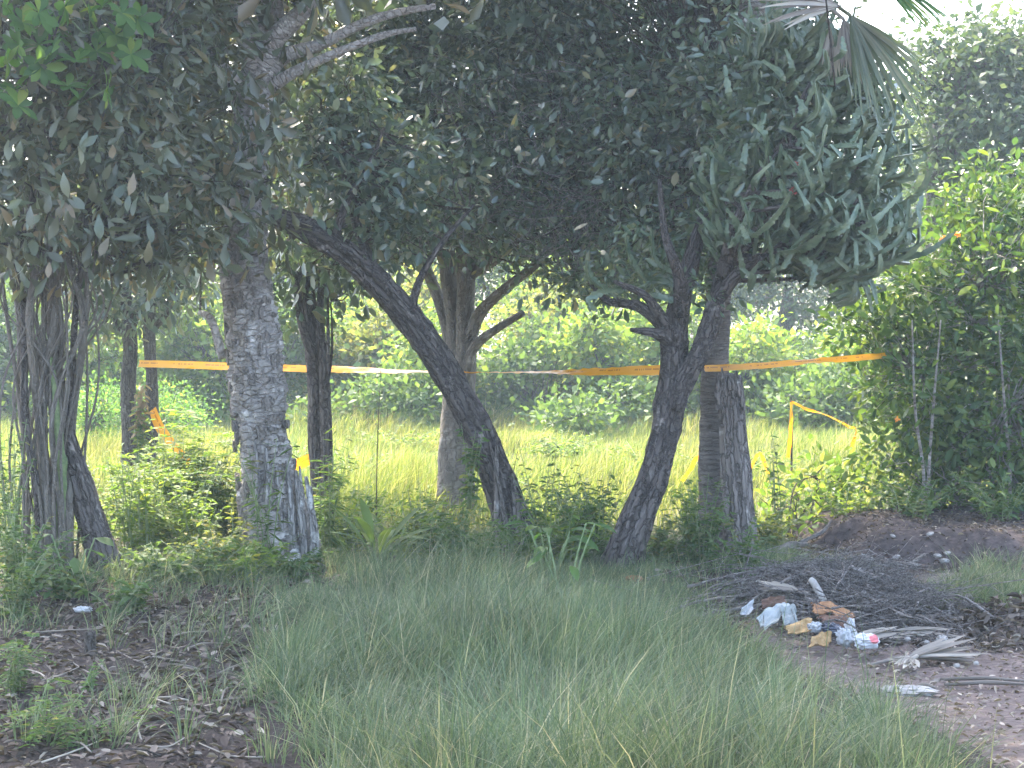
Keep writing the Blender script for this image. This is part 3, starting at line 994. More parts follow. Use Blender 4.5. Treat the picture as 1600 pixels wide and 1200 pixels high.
cs = [c6[60:]]
for pts, rad in ([[(600, 455, 11.8), (560, 360, 11.9), (540, 280, 12.0), (500, 180, 12.2)], [.04, .03, .022, .014]],
                 [[(520, 385, 11.73), (540, 320, 11.7), (580, 250, 11.7), (600, 200, 11.7)], [.03, .024, .018, .01]],
                 [[(640, 500, 11.82), (655, 440, 11.8), (690, 380, 11.8), (740, 320, 11.9)], [.03, .024, .018, .01]]):
    mb = MB()
    cs.append(mb.tube(pxpath(pts), rad, seg=9, rings=24, rough=.15, seed=3))
    mb.build('limb', M['bark_dark'], t6)
limb = limb_points(cs)
mb, mt = MB(), MB()
for i, (e, cov, sz) in enumerate([(E(520, 240, 12.3, 120, 150, .6), 4.6, 1.), (E(620, 300, 12.2, 130, 110, .6), 4.2, 1.), (E(520, 380, 12.4, 90, 45, .4), 2.2, 1.), (E(590, 370, 12.0, 60, 40, .35), 1.6, 1.)]):
    c = foliage(mb, e, rng, 160 + i, .078 * sz, .038 * sz, cov, per=20, sig=.10 * sz, droop=.5)
    twig_to(mt, c, limb, rng, .008, .0025, .13)
mb.build('crown', M['leaf_canopy'], t6, kind='stuff')
mt.build('branches', M['twig'], t6, kind='stuff')
lc = [leaf_mesh('leaf', .08, .04, M['leaf_canopy'], c_, .2, .3) for c_ in (.1, .3)]
single_leaves(t6, sample_ell(E(560, 300, 11.6, 120, 110, .15), 60, rng), rng, lc, droop=.5, jitter=.8)

# --- 7 grey forked tree carrying the central canopy
t7, cs7 = crowned('forked_grey_tree', 'smooth grey tree forking into several upright stems, carrying the dense central canopy', onground(716, 14.6),
    [([(712, 800, 14.6), (712, 740, 14.6), (715, 660, 14.6), (718, 590, 14.6), (712, 510, 14.6), (700, 420, 14.6), (690, 300, 14.6), (680, 150, 14.7), (640, -60, 14.8)], [.165, .15, .14, .125, .075, .07, .065, .055, .035]),
     ([(722, 620, 14.55), (728, 550, 14.5), (728, 480, 14.5), (735, 400, 14.5), (760, 280, 14.4), (800, 130, 14.3), (850, -60, 14.2)], [.10, .085, .07, .065, .055, .045, .03]),
     ([(715, 600, 14.62), (705, 540, 14.65), (690, 480, 14.7), (665, 420, 14.8), (620, 330, 14.9), (560, 200, 15)], [.08, .06, .05, .045, .035, .025]),
     ([(725, 600, 14.5), (740, 545, 14.4), (775, 515, 14.3), (818, 489, 14.2)], [.055, .042, .034, .026]),
     ([(728, 545, 14.5), (750, 490, 14.4), (790, 450, 14.2), (840, 410, 14.0), (900, 330, 13.8), (980, 240, 13.6)], [.06, .05, .04, .034, .028, .02]),
     ([(733, 430, 14.5), (780, 400, 14.3), (830, 350, 14.0), (900, 280, 13.8), (1010, 220, 13.5), (1100, 130, 13.2)], [.05, .045, .04, .034, .026, .016]),
     ([(720, 500, 14.5), (722, 430, 14.4), (720, 350, 14.3), (740, 230, 14.2)], [.045, .04, .034, .02])],
    [(E(540, 220, 14.6, 150, 190, 1.1), 6.0, 1.), (E(480, 110, 14.8, 130, 130, .9), 6.0, 1.), (E(600, 60, 14.6, 130, 110, .9), 4.5, 1.), (E(680, 250, 14.3, 150, 150, 1.2), 4.2, 1.), (E(830, 240, 14.0, 170, 180, 1.4), 5.0, 1.), (E(980, 230, 13.6, 160, 190, 1.3), 5.0, 1.),
     (E(1110, 200, 13.2, 130, 200, 1.1), 4.6, 1.), (E(740, 70, 14.4, 200, 140, 1.3), 6.0, 1.), (E(960, 50, 13.9, 240, 130, 1.3), 6.4, 1.), (E(1180, 60, 13.2, 110, 120, .9), 3.6, 1.), (E(800, 360, 13.8, 150, 65, .8), 3.2, 1.),
     (E(960, 390, 13.2, 130, 55, .8), 2.6, 1.), (E(1150, 130, 11.75, 85, 150, .2), 3.2, 1.), (E(1040, 400, 12.0, 110, 70, .4), 2.6, 1.), (E(900, 430, 12.6, 100, 40, .5), 2.4, 1.), (E(1200, 200, 11.0, 80, 120, .25), 1.2, 1.), (E(1060, 250, 12.2, 120, 160, .4), 2.4, 1.), (E(850, -220, 14, 480, 270, 2.1), 3.2, 2.2), (E(860, -620, 14.0, 470, 280, 2.1), 3.2, 2.2), (E(900, -1050, 13.6, 430, 280, 2.0), 3.2, 2.2), (E(1050, -1200, 11.0, 520, 280, 1.7), 3.4, 2.4), (E(950, -1300, 9.2, 560, 260, 1.2), 3.2, 2.4)],  # topmost unseen lobes added overhead to keep the foreground in shade
    M['leaf_canopy'], M['bark_smooth'], .072, .034, 307, droop=.35, per=22, sig=.115, tw=(.010, .0025), furrow=.12, rough=.12, twigmat=M['twig'], thr=-.3)
rng = np.random.default_rng(77)
mt = MB()
for e, n in ((E(960, 360, 12.5, 170, 80, .35), 260), (E(700, 330, 13.0, 150, 90, .35), 160), (E(880, 180, 12.6, 220, 120, .3), 160), (E(1100, 300, 12.0, 80, 120, .2), 90)):
    a = sample_ell(e, n, rng)
    dv = rng.normal(0, 1, (n, 3)) * np.array([.16, .06, .12]) + np.array([0, 0, -.04])
    mt.twigs(a, a + dv, .0045, .0018, .18, rng, rings=6)
mt.build('bare_twigs', M['twig_pale'], t7, kind='stuff')
single_leaves(t7, np.vstack([sample_ell(E(x, y, d, 120, 110, .2), 50, rng) for x, y, d in ((760, 230, 12.6), (900, 180, 12.4), (1020, 260, 12.2), (720, 330, 12.9), (1080, 120, 12.0))]), rng, lc, droop=.3, jitter=.9)

# --- 8 euphorbia tree
rng = np.random.default_rng(88)
b = onground(972, 11.2)
t8 = thing('euphorbia_tree', 'dark bent trunk carrying a round crown of thorny ribbed succulent branches', 'tree', b)
s8 = FPX / 11.25
mb = MB()
c8 = mb.tube(pxpath([(968, 925, 11.2), (982, 850, 11.2), (1012, 770, 11.22), (1032, 700, 11.24), (1046, 630, 11.25), (1052, 560, 11.26), (1055, 510, 11.27), (1070, 440, 11.3), (1100, 340, 11.35)]),
             np.array([36, 29, 25, 24, 24, 23, 22, 17, 10]) / s8, seg=44, rings=150, rough=.2, furrow=.30, seed=81, fz=6, lump=.14)
trunk8 = mb.build('trunk', M['bark_dark'], t8)
mb = MB()
c8b = mb.tube(pxpath([(1055, 640, 11.2), (1072, 590, 11.2), (1098, 540, 11.2), (1118, 480, 11.22), (1140, 400, 11.3), (1180, 300, 11.35), (1200, 180, 11.4)]), np.array([15, 17, 17, 16, 13, 10, 6]) / s8, seg=22, rings=70, rough=.18, furrow=.22, seed=82)
mb.build('limb', M['bark_dark'], t8)
cs = [c8[90:], c8b[35:]]
limbs8 = [[(1050, 530, 11.2), (1030, 490, 11.1), (1005, 460, 11.0), (960, 440, 10.9)], [(1045, 530, 11.2), (1020, 520, 11.1), (985, 515, 11.05)],
          [(1065, 490, 11.2), (1060, 430, 11.0), (1040, 370, 10.9), (1030, 280, 10.9)], [(1120, 470, 11.2), (1160, 420, 11.1), (1210, 390, 11.0), (1270, 375, 11.0)],
          [(1140, 400, 11.25), (1200, 350, 11.1), (1270, 310, 11.05), (1340, 300, 11.0)], [(1160, 360, 11.3), (1220, 270, 11.3), (1280, 200, 11.3), (1320, 120, 11.3)],
          [(1130, 430, 11.2), (1150, 350, 10.9), (1190, 270, 10.8), (1240, 200, 10.8)], [(1190, 300, 11.3), (1210, 200, 11.3), (1230, 120, 11.3), (1240, 60, 11.3)],
          [(1280, 310, 11.05), (1330, 340, 10.95), (1370, 360, 10.9)], [(1050, 520, 11.3), (1000, 480, 11.4), (950, 470, 11.5), (920, 440, 11.5)]]
for k, pts in enumerate(limbs8):
    mb = MB()
    cs.append(mb.tube(pxpath(pts), [.050, .036, .026, .012], seg=10, rings=24, rough=.2, seed=k, furrow=.15))
    mb.build('limb', M['bark_dark'], t8)
limb = limb_points(cs)
# candelabra branches: each one a ribbed stem that leaves sideways and turns up (or hangs, low down)
n_b = 0
el = [(E(1280, 270, 11.15, 115, 170, .7), 140), (E(1310, 370, 11.1, 95, 80, .6), 62), (E(1180, 320, 11.0, 80, 110, .45), 34), (E(1010, 445, 11.2, 90, 28, .3), 8), (E(1230, 110, 11.3, 75, 70, .5), 44)]
for e, n in el:
    for p in sample_ell(e, n, rng, .35):
        p = e[0] + (p - e[0]) * (1 + .30 * float(vnoise(unit(p - e[0]) * 2.6, 5)))
        i = np.argmin(np.linalg.norm(limb - p, axis=1) + .6 * np.maximum(0, limb[:, 2] - p[2]))
        a = limb[i]
        outw = unit((p - np.array([b[0] + .55, 11.25, p[2]])) * np.array([1, 1, 0]))
        Lr = rng.uniform(.13, .30)
        low = p[2] < 1.5 + (500 - 400) / FPX * 11.2
        turn = unit(np.array([0, 0, 1.]) + rng.normal(0, .45, 3)) if not (low and rng.random() < .35) else unit(np.array([0, 0, -.7]) + rng.normal(0, .3, 3))
        p0 = a + (p - a) * max(0., 1 - .13 / max(np.linalg.norm(p - a), .14))
        p1 = p + outw * .03 + rng.normal(0, .015, 3)
        p2 = p1 + outw * Lr * .35 + turn * Lr * .35 + rng.normal(0, .03, 3)
        p3 = p2 + turn * Lr * .6 + outw * Lr * .08 + rng.normal(0, .03, 3)
        mb = MB()
        r = rng.uniform(.016, .026)
        ribbed(mb, [p0, p1, p2, p3], [r * .7, r, r * 1.05, r * .55], 3, .30, rng.uniform(24, 34), 34, rng.uniform(0, 6))
        mb.build('branch', M['euph'], t8, smooth=False)
        if np.linalg.norm(p0 - a) > .03:
            mb2 = MB()
            mb2.tube([a, (a + p0) / 2 + rng.normal(0, .02, 3), p0], [.016, .014, .012], seg=6, rings=6)
            mb2.build('limb', M['bark_dark'], t8)
        n_b += 1
mx_ = MB()
for e, n in [(E(1270, 240, 11.2, 145, 195, .75), 400), (E(1310, 375, 11.15, 110, 90, .6), 180), (E(1170, 330, 11.1, 90, 120, .4), 90), (E(1230, 90, 11.3, 80, 70, .5), 110)]:
    for p in sample_ell(e, n, rng, .2):
        p = e[0] + (p - e[0]) * (1 + .30 * float(vnoise(unit(p - e[0]) * 2.6, 5)))
        ow = unit((p - np.array([b[0] + .75, 11.25, p[2] - .3])))
        Lr = rng.uniform(.10, .24)
        q1 = p + ow * Lr * .4
        q2 = q1 + unit(np.array([0, 0, .9]) + rng.normal(0, .5, 3)) * Lr * .75
        r = rng.uniform(.013, .022)
        ribbed(mx_, [p - ow * .05, q1, q2], [r * .7, r, r * .55], 3, .3, rng.uniform(24, 34), 13, rng.uniform(0, 6))
mx_.build('small_branches', M['euph'], t8, smooth=False, kind='stuff')
mb = MB()
for i, (e, cov) in enumerate([(E(1240, 230, 11.4, 150, 180, .7), 2.2), (E(1300, 380, 11.3, 100, 80, .6), 1.8), (E(1100, 400, 11.2, 140, 80, .5), .9), (E(970, 440, 11.3, 90, 35, .4), .7)]):
    foliage(mb, e, rng, 180 + i, .06, .026, cov, per=8, sig=.05, droop=-.2)
mb.build('leaves', M['leaf_euph'], t8, kind='stuff')
for x, y in ((1243, 257), (1236, 295), (1240, 300)):
    mb = MB()
    c0 = P(x, y, 10.55)
    dr = unit(rng.normal(0, 1, (9, 3)))
    mb.leaves(np.tile(c0, (9, 1)), dr, rng.normal(0, 1, (9, 3)), .022, .014, rng)
    mb.build('flower', M['flower'], t8)

# --- 9 palm with ringed trunk
rng = np.random.default_rng(99)
b = onground(1116, 12.0)
t9 = thing('fan_palm', 'fan palm with pale ringed trunk and drooping fan fronds at the upper right', 'palm tree', b)
s9 = FPX / 12.0
path = pxpath([(1118, 910, 12), (1117, 840, 12), (1115, 700, 12), (1118, 560, 12), (1124, 440, 12), (1140, 260, 12), (1165, 80, 12), (1190, -70, 12)])
rings = 220
cc = catmull(path, rings)
rr = np.interp(np.linspace(0, 1, rings), np.linspace(0, 1, 8), np.array([38, 26, 23, 21, 20, 20, 20, 22]) / s9)
seg = 26
V = []
for k in range(rings):
    a = np.linspace(0, 2 * np.pi, seg, endpoint=False)
    ph = (k / 4.0 + .5 * vnoise(np.stack([np.cos(a) * 1.3, np.sin(a) * 1.3, np.full(seg, k * .05)], -1), 4)) % 1
    r = rr[k] * (1 + .045 * (ph - .5) + .05 * vnoise(np.stack([np.cos(a) * 2, np.sin(a) * 2, np.full(seg, k * .2)], -1), 6))
    V.append(cc[k] + np.stack([r * np.cos(a), r * np.sin(a), 0 * a], -1))
i = np.arange(rings - 1)[:, None] * seg
j = np.arange(seg)[None]
mb = MB()
mb.add(np.concatenate(V), np.stack([i + j, i + (j + 1) % seg, i + seg + (j + 1) % seg, i + seg + j], -1).reshape(-1, 4), attr=np.concatenate(V))
mb.build('trunk', M['bark_palm'], t9)
for k in range(9):
    a = k * .7
    mb = MB()
    x0 = b + np.array([math.cos(a) * .12, math.sin(a) * .12, .10])
    x1 = b + np.array([math.cos(a) * .25, math.sin(a) * .25, -.02])
    mb.tube([x0, (x0 + x1) / 2 + [0, 0, .02], x1], [.05, .04, .02], seg=8, rings=10, rough=.25, seed=k)
    mb.build('root', M['bark_palm'], t9)

def fan_frond(parent, a, hub, dirs_axis, normal, n, length, spread, mat, rng, droop=.25, wid=.028, name='frond', petiole=True, pmat=None):
    """fan leaf: petiole part, with its leaflets as sub-parts"""
    ax = unit(dirs_axis)
    nr = unit(np.asarray(normal, float) - np.dot(normal, ax) * ax)
    sd = np.cross(nr, ax)
    mb = MB()
    if petiole:
        mb.tube([a, (np.asarray(a) + hub) / 2 + np.array([0, 0, .03]), hub], [.018, .013, .011], seg=7, rings=10)
    else:
        mb.tube([hub - ax * .05, hub], [.012, .011], seg=7, rings=4)
    fr = mb.build(name, pmat or mat, parent)
    for k in range(n):
        t = (k + .5) / n * 2 - 1
        th = t * spread
        d = ax * math.cos(th) + sd * math.sin(th) + nr * rng.normal(0, .05)
        L = length * (1 - .28 * abs(t)) * rng.uniform(.85, 1.08)
        u = np.linspace(0, 1, 7)
        dr = droop * rng.uniform(.5, 1.5)
        c = hub + d * (u * L)[:, None] + np.array([0, 0, -1.]) * (dr * L * u ** 2.4)[:, None]
        s2 = unit(np.cross(nr, d))
        ww = wid * np.array([.35, .75, 1, .95, .75, .45, .08]) * .5
        fold = .5 * ww
        rows = []
        for q in range(7):
            rows += [c[q] + s2 * ww[q] + nr * fold[q], c[q], c[q] - s2 * ww[q] + nr * fold[q]]
        qd = []
        for q in range(6):
            z = q * 3
            qd += [(z, z + 3, z + 4, z + 1), (z + 1, z + 4, z + 5, z + 2)]
        lb = MB()
        lb.add(rows, qd)
        lb.build('leaflet', mat, fr)
    return fr
top = P(1190, -60, 12)
fan_frond(t9, top, P(1328, 24, 10.6), P(1440, 190, 10.6) - P(1328, 24, 10.6), (.3, -1, .3), 30, .70, .62, M['palm_leaf'], rng, .10)
fan_frond(t9, top, P(1318, 30, 10.65), P(1345, 150, 10.6) - P(1318, 30, 10.65), (.2, -1, .2), 14, .36, .45, M['palm_dry'], rng, .05, pmat=M['palm_dry'])
fan_frond(t9, top, P(1310, 10, 10.6), P(1190, -10, 10.5) - P(1310, 10, 10.6), (0, -1, .5), 16, .5, .5, M['palm_dry'], rng, .1, pmat=M['palm_dry'])
fan_frond(t9, top, P(1350, -50, 10.5), P(1480, 20, 10.5) - P(1350, -50, 10.5), (.2, -.8, .8), 24, .62, .55, M['leaf_fresh'], rng, .15, pmat=M['stem_green'])
fan_frond(t9, top, P(1300, 40, 10.7), P(1300, 140, 10.7) - P(1300, 40, 10.7), (0, -1, .1), 12, .32, .35, M['palm_dry'], rng, .0, pmat=M['palm_dry'])
for k in range(9):
    a = k * .7 + .2
    d = np.array([math.cos(a), math.sin(a), .5 + .5 * (k % 3)])
    h = top + unit(d) * .8 + np.array([0, 0, .15])
    fan_frond(t9, top, h, d * np.array([1, 1, -.1]), (0, 0, 1), 22, .75, 1.2, M['palm_leaf'], rng, .35, wid=.045, pmat=M['stem_green'])

# --- 10 dead stump before the palm
b = onground(1150, 11.75)
t10 = thing('dead_stump', 'tall weathered dead stump with split grey wood, in front of the ringed palm trunk', 'stump', b)
mb = MB()
mb.tube(pxpath([(1163, 905, 11.75), (1156, 840, 11.75), (1150, 740, 11.75), (1143, 650, 11.75), (1138, 588, 11.75)]), np.array([40, 30, 25, 23, 21]) / (FPX / 11.75), seg=30, rings=70, rough=.16, furrow=.32, seed=101, fz=3)
mb.build('trunk', M['wood_dead'], t10)
for k, (x, y0, y1, r) in enumerate([(1120, 640, 583, .03), (1128, 620, 575, .022), (1150, 620, 580, .026), (1158, 640, 590, .02), (1140, 610, 586, .03)]):
    mb = MB()
    mb.tube(pxpath([(x + 4, y0, 11.68), (x + 2, (y0 + y1) / 2, 11.68), (x, y1, 11.7)]), [r, r * .9, r * .3], seg=8, rings=12, rough=.3, seed=k, furrow=.3)
    mb.build('splinter', M['wood_dead'], t10)

# ---------------------------------------------------------------- background bushes and trees
def bush(name, label, cat, basept, lobes, leafm, L, W, seed, cover=3.2, nst=6, barkm=None, group=None, per=20, sig=.12, droop=.0, st_r=.018, thr=-.3, up=.6, simple=False):
    rng = np.random.default_rng(seed)
    t = thing(name, label, cat, basept, group)
    allc = []
    mb, ms = MB(), MB()
    for i, (e, cov) in enumerate(lobes):
        allc.append(foliage(mb, e, rng, seed + i, L, W, cover * cov, per=per, sig=sig, droop=droop, zmin=basept[2] + .05, thr=thr, shell=.25, up=up, simple=simple))
    allc = np.vstack(allc)
    cs = []
    for k in range(nst):
        tgt = allc[rng.integers(len(allc))]
        a = np.asarray(basept) + np.array([rng.normal(0, .12), rng.normal(0, .12), -.03])
        mid = a * .5 + tgt * .5 + np.array([(tgt[0] - a[0]) * -.2, 0, .15])
        sb = MB()
        cs.append(sb.tube([a, mid, tgt], [st_r, st_r * .75, st_r * .35], seg=6, rings=12, rough=.1, seed=k))
        sb.build('stem', barkm or M['bark_mid'], t)
    twig_to(ms, allc, limb_points(cs), rng, .007, .002, .12, rings=2 if simple else 3)
    mb.build('foliage', leafm, t, kind='stuff')
    ms.build('branches', barkm or M['bark_mid'], t, kind='stuff')
    return t

def bg_bush(label, px, d, wpx, toppx, botpx, leafm, seed, L=.10, W=.056, cover=4.6, group='bushes along the far edge of the meadow', name='meadow_bush'):
    rng = np.random.default_rng(seed)
    b = onground(px, d)
    cy = (toppx + botpx) / 2
    ry = (botpx - toppx) / 2
    lobes = []
    for k in range(6):
        fx = rng.uniform(-.65, .65)
        fy = rng.uniform(-.45, .5)
        lobes.append((E(px + fx * wpx, cy + fy * ry, d + rng.uniform(-.5, .5), wpx * rng.uniform(.38, .6), ry * rng.uniform(.38, .55), rng.uniform(.5, .8)), 1.))
    lobes.append((E(px, botpx - ry * .35, d, wpx * .85, ry * .5, .7), .8))
    return bush(name, label, 'bush', b, lobes, leafm, L, W, seed, cover, nst=5, group=group, per=14, sig=.15, thr=-.12, simple=True)

BY, BG, BD = M['leaf_bush_yellow'], M['leaf_bush'], M['leaf_bush_dark']
for a in [
    ('dark green bush behind the bundled thin stems at the far left edge', 20, 26, 120, 410, 690, BD),
    ('low bush between the bundled stems and the slim paired trunks', 135, 25.5, 90, 430, 690, BG),
    ('bright bush seen between the slim paired trunks and the peeling trunk', 300, 26.5, 95, 420, 690, BG),
    ('bush mostly hidden behind the thick peeling trunk', 420, 27, 100, 420, 695, BD),
    ('pale lit bush right of the dark split trunk, above the tape', 565, 28, 125, 380, 650, BY),
    ('dark dense bush right of the dark split trunk, below the tape', 590, 25.2, 110, 560, 705, BD),
    ('dark round bush directly right of the grey forked tree', 800, 26.5, 75, 480, 700, BD),
    ('tall pale yellow-green bush in the gap left of the euphorbia trunk', 880, 28, 100, 405, 660, BY),
    ('green bush with bright top just left of the euphorbia trunk', 960, 26, 85, 470, 710, BG),
    ('low shaded bush at the meadow edge left of the euphorbia trunk', 915, 24, 85, 600, 715, BD),
    ('bush hidden behind the euphorbia and palm trunks', 1080, 27, 90, 430, 700, BG),
    ('bright green round bush right of the palm trunk, below the euphorbia crown', 1195, 26, 80, 480, 690, BG),
    ('dark bush behind the little tape stake', 1280, 24.5, 85, 530, 700, BD),
    ('bush behind the left edge of the large flowering bush', 1370, 25, 90, 500, 700, BG),
    ('pale bush filling the far gap between split trunk and forked tree', 620, 30, 120, 400, 640, BG),
    ('tall green bush behind the gap between forked tree and euphorbia', 930, 31, 130, 390, 640, BG),
    ('tall green bush far behind the peeling trunk', 330, 31, 130, 390, 640, BG),
    ('bush far behind the tape stake and palm', 1240, 31, 120, 450, 640, BG),
    ('green bush continuing the row past the left edge of the picture', -160, 26, 130, 430, 690, BG),
    ('dark bush further out past the left edge of the picture', -400, 26.5, 140, 420, 690, BD),
    ('bush behind the flowering bush, continuing the row to the right', 1490, 26, 110, 440, 690, BG),
    ('bush in the row beyond the right edge of the picture', 1680, 26, 130, 420, 690, BD),
    ('outermost bush of the row beyond the right edge', 1900, 26.5, 140, 430, 690, BG),
    ('bush behind the leaning diagonal trunk', 680, 26, 80, 430, 700, BG),
    ]:
    bg_bush(a[0], *a[1:], seed=500 + int(a[1]))

bg_bush('flat-topped feathery pale bush left of the slim paired trunks', 165, 21, 45, 600, 675, M['leaf_fresh'], 771, L=.05, W=.02, name='feathery_bush', group=None)
bg_bush('feathery pale bush right of the slim paired trunks', 262, 22, 42, 600, 680, M['leaf_fresh'], 772, L=.05, W=.02, name='feathery_bush', group=None)

# taller trees further back
def far_tree(label, px, d, ells, seed, trunk_px=None, leafm=None, L=.11, W=.06, name='far_tree'):
    tp = trunk_px or px
    ty = min(e[0][1] for e in ells)
    trunks = [([(tp, 640, d), (tp + 4, 640 + (ty - 640) * .3, d), (tp - 3, 640 + (ty - 640) * .55, d), (tp + 5, 640 + (ty - 640) * .8, d), (px, ty, d)], [.16, .14, .12, .09, .04])]
    rng = np.random.default_rng(seed)
    for k in range(6):
        e = ells[rng.integers(len(ells))][0]
        p = e
        trunks.append(([(tp, 430 - 20 * k, d), ((tp + p[0]) / 2, min(420 - 20 * k, (p[1] + 400) / 2), d), (p[0] + rng.normal(0, p[2] * .3), p[1] + rng.normal(0, p[3] * .3), d)], [.048, .035, .015]))
    return crowned(name, label, onground(tp, d), trunks, [(E(*e), c, 1.) for e, c in ells], leafm or M['leaf_far'], M['bark_mid'], L, W, seed, per=18, sig=.2, tw=(.018, .005), simple=True)[0]
far_tree('distant tree topping the gap beneath the euphorbia crown', 1010, 39, [((1010, 420, 39, 130, 90, 1.8), 5.), ((1120, 430, 39, 110, 80, 1.8), 5.)], 907, leafm=M['leaf_bush'])
far_tree('distant hazy tree rising behind the far left bushes', 60, 34, [((60, 380, 34, 160, 130, 1.8), 4.5), ((60, 470, 34, 130, 80, 1.5), 4), ((220, 400, 34, 110, 100, 1.5), 4.)], 901)
far_tree('distant tree behind the peeling trunk and diagonal trunk', 420, 38, [((420, 380, 38, 180, 130, 2), 5.5), ((560, 220, 38, 130, 120, 2), 5.), ((570, 390, 38, 130, 110, 2), 4.5), ((380, 250, 38, 150, 90, 2), 3.5)], 902)
far_tree('distant pale tree behind the central canopy', 800, 36, [((780, 380, 36, 180, 130, 2), 4.5), ((930, 400, 36, 150, 100, 2), 4.), ((700, 270, 36, 130, 100, 2), 3.5)], 903, leafm=M['leaf_bush'])
far_tree('dark hazy tree under the right side of the euphorbia crown', 1230, 33, [((1230, 430, 33, 120, 80, 1.6), 3.4), ((1150, 380, 33, 110, 90, 1.6), 3.), ((1320, 460, 33, 70, 60, 1.4), 2.6)], 904)
far_tree('hazy grey-green tree with visible fork above the flowering bush, upper right', 1540, 21,
         [((1540, 140, 21, 110, 95, 1.2), 5.), ((1590, 220, 21, 100, 110, 1.2), 5.5), ((1490, 190, 21, 75, 85, 1.), 3.6), ((1440, 110, 21, 60, 60, .8), 2.4), ((1460, 260, 21, 60, 70, .8), 2.4), ((1600, 100, 21, 90, 70, 1.), 5.), ((1540, 80, 21, 80, 55, 1.), 4.), ((1520, 300, 21, 80, 60, 1.), 4.)],
         905, trunk_px=1465, L=.095, W=.05)
far_tree('far pale tree glimpsed between euphorbia crown and the upper right tree', 1420, 40, [((1420, 360, 40, 90, 130, 1.6), 4.5), ((1410, 480, 40, 80, 80, 1.4), 4.5), ((1430, 220, 40, 80, 90, 1.5), 3.2)], 906, leafm=M['leaf_bush'])

far_tree('distant tree beyond the left edge of the picture', -280, 34, [((-280, 330, 34, 190, 150, 1.8), 4.), ((-150, 420, 34, 150, 100, 1.8), 4.)], 908)
far_tree('distant tree beyond the right edge of the picture', 1780, 32, [((1780, 280, 32, 190, 170, 1.8), 4.), ((1660, 400, 32, 150, 110, 1.8), 4.), ((1900, 400, 32, 150, 110, 1.8), 4.)], 909)

# --- large flowering bush on the right
rng = np.random.default_rng(120)
tr = bush('flowering_bush', 'large glossy green bush with a few orange flowers filling the right edge', 'bush', onground(1490, 13.6),
     [(E(1540, 330, 13.9, 70, 80, .6), 1.), (E(1500, 420, 13.7, 100, 90, .7), 1.1), (E(1420, 500, 13.5, 95, 75, .6), 1.), (E(1360, 520, 13.4, 65, 45, .4), .8), (E(1570, 470, 13.5, 110, 110, .8), 1.2),
      (E(1450, 620, 13.4, 100, 95, .7), 1.2), (E(1560, 640, 13.3, 110, 120, .8), 1.3), (E(1420, 740, 13.3, 80, 70, .5), 1.1), (E(1530, 770, 13.2, 110, 60, .6), 1.1), (E(1625, 380, 13.8, 70, 120, .6), 1.), (E(1650, 650, 13.4, 90, 160, .7), 1.1), (E(1740, 560, 13.8, 110, 150, .8), 1.), (E(1760, 730, 13.6, 120, 100, .8), 1.)],
     M['leaf_right'], .075, .036, 120, cover=4.4, nst=9, per=18, sig=.10, st_r=.014, barkm=M['bark_grey'])
for x0, x1, x2 in ((1440, 1430, 1425), (1448, 1458, 1470), (1575, 1570, 1560)):
    mb = MB()
    mb.tube(pxpath([(x0, 830, 12.85), (x0 + 3, 740, 12.8), (x1, 640, 12.75), (x2, 500, 12.8)]), [.014, .012, .010, .005], seg=6, rings=20, rough=.1)
    mb.build('stem', M['bark_grey'], tr)
for x, y in ((1473, 372), (1497, 365), (1402, 655)):
    mb = MB()
    c0 = P(x, y, 12.75)
    mb.leaves(np.tile(c0, (8, 1)), unit(rng.normal(0, 1, (8, 3))), rng.normal(0, 1, (8, 3)), .028, .018, rng)
    mb.build('flower', M['flower_orange'], tr)

# ---------------------------------------------------------------- undergrowth
def herb(name, label, b, height, nst, spread, L, W, nleaf, leafm, seed, cat='plant', pinnate=0, lean=(0, 0), stemm=None, start=.15, r=.004, group=None, droop=.25, dense=1.45):
    """stems with leaves along them"""
    rng = np.random.default_rng(seed)
    t = thing(name, label, cat, b, group)
    mb = MB()
    for k in range(nst if nst < 5 else int(nst * 1.25)):
        a = rng.uniform(0, 2 * math.pi)
        h = height * rng.uniform(.6, 1.1)
        o = np.array([math.cos(a), math.sin(a), 0]) * spread * rng.uniform(.3, 1) + np.array([lean[0], lean[1], 0])
        p0 = np.asarray(b) + np.array([rng.normal(0, spread * .15), rng.normal(0, spread * .15), -.02])
        p1 = p0 + o * .35 + np.array([0, 0, h * .55])
        p2 = p0 + o + np.array([0, 0, h])
        sb = MB()
        c = sb.tube([p0, p1, p2], [r, r * .8, r * .3], seg=4, rings=9)
        sb.build('stem', stemm or M['stem_green'], t)
        n = int(nleaf * dense)
        u = np.sort(rng.uniform(start, 1, n))
        bs = np.stack([np.interp(u, np.linspace(0, 1, 9), c[:, q]) for q in range(3)], -1)
        an = rng.uniform(0, 2 * math.pi, n)
        dr = np.stack([np.cos(an), np.sin(an), rng.uniform(-.1, .7, n) - droop], -1)
        nr = np.stack([rng.normal(0, .3, n), rng.normal(0, .3, n), np.ones(n)], -1)
        if pinnate:
            dr = unit(dr)
            Lr = L * rng.uniform(.7, 1.2, n)
            for q in range(pinnate):
                f = (q + 1) / pinnate
                p = bs + dr * (Lr * f)[:, None] - np.array([0, 0, 1]) * (Lr * .25 * f * f)[:, None]
                sd = unit(np.cross(dr, [0, 0, 1.]))
                for sg in (-1, 1):
                    mb.leaves(p, sd * sg + dr * .5 + rng.normal(0, .15, dr.shape), nr, L * .32 * (1.15 - .5 * f), W, rng)
        else:
            s = rng.uniform(.6, 1.2, n) * (1.15 - .5 * u)
            mb.leaves(bs, dr, nr, L * s, W * s, rng, curl=.35)
    mb.build('leaves', leafm, t, kind='stuff')
    return t

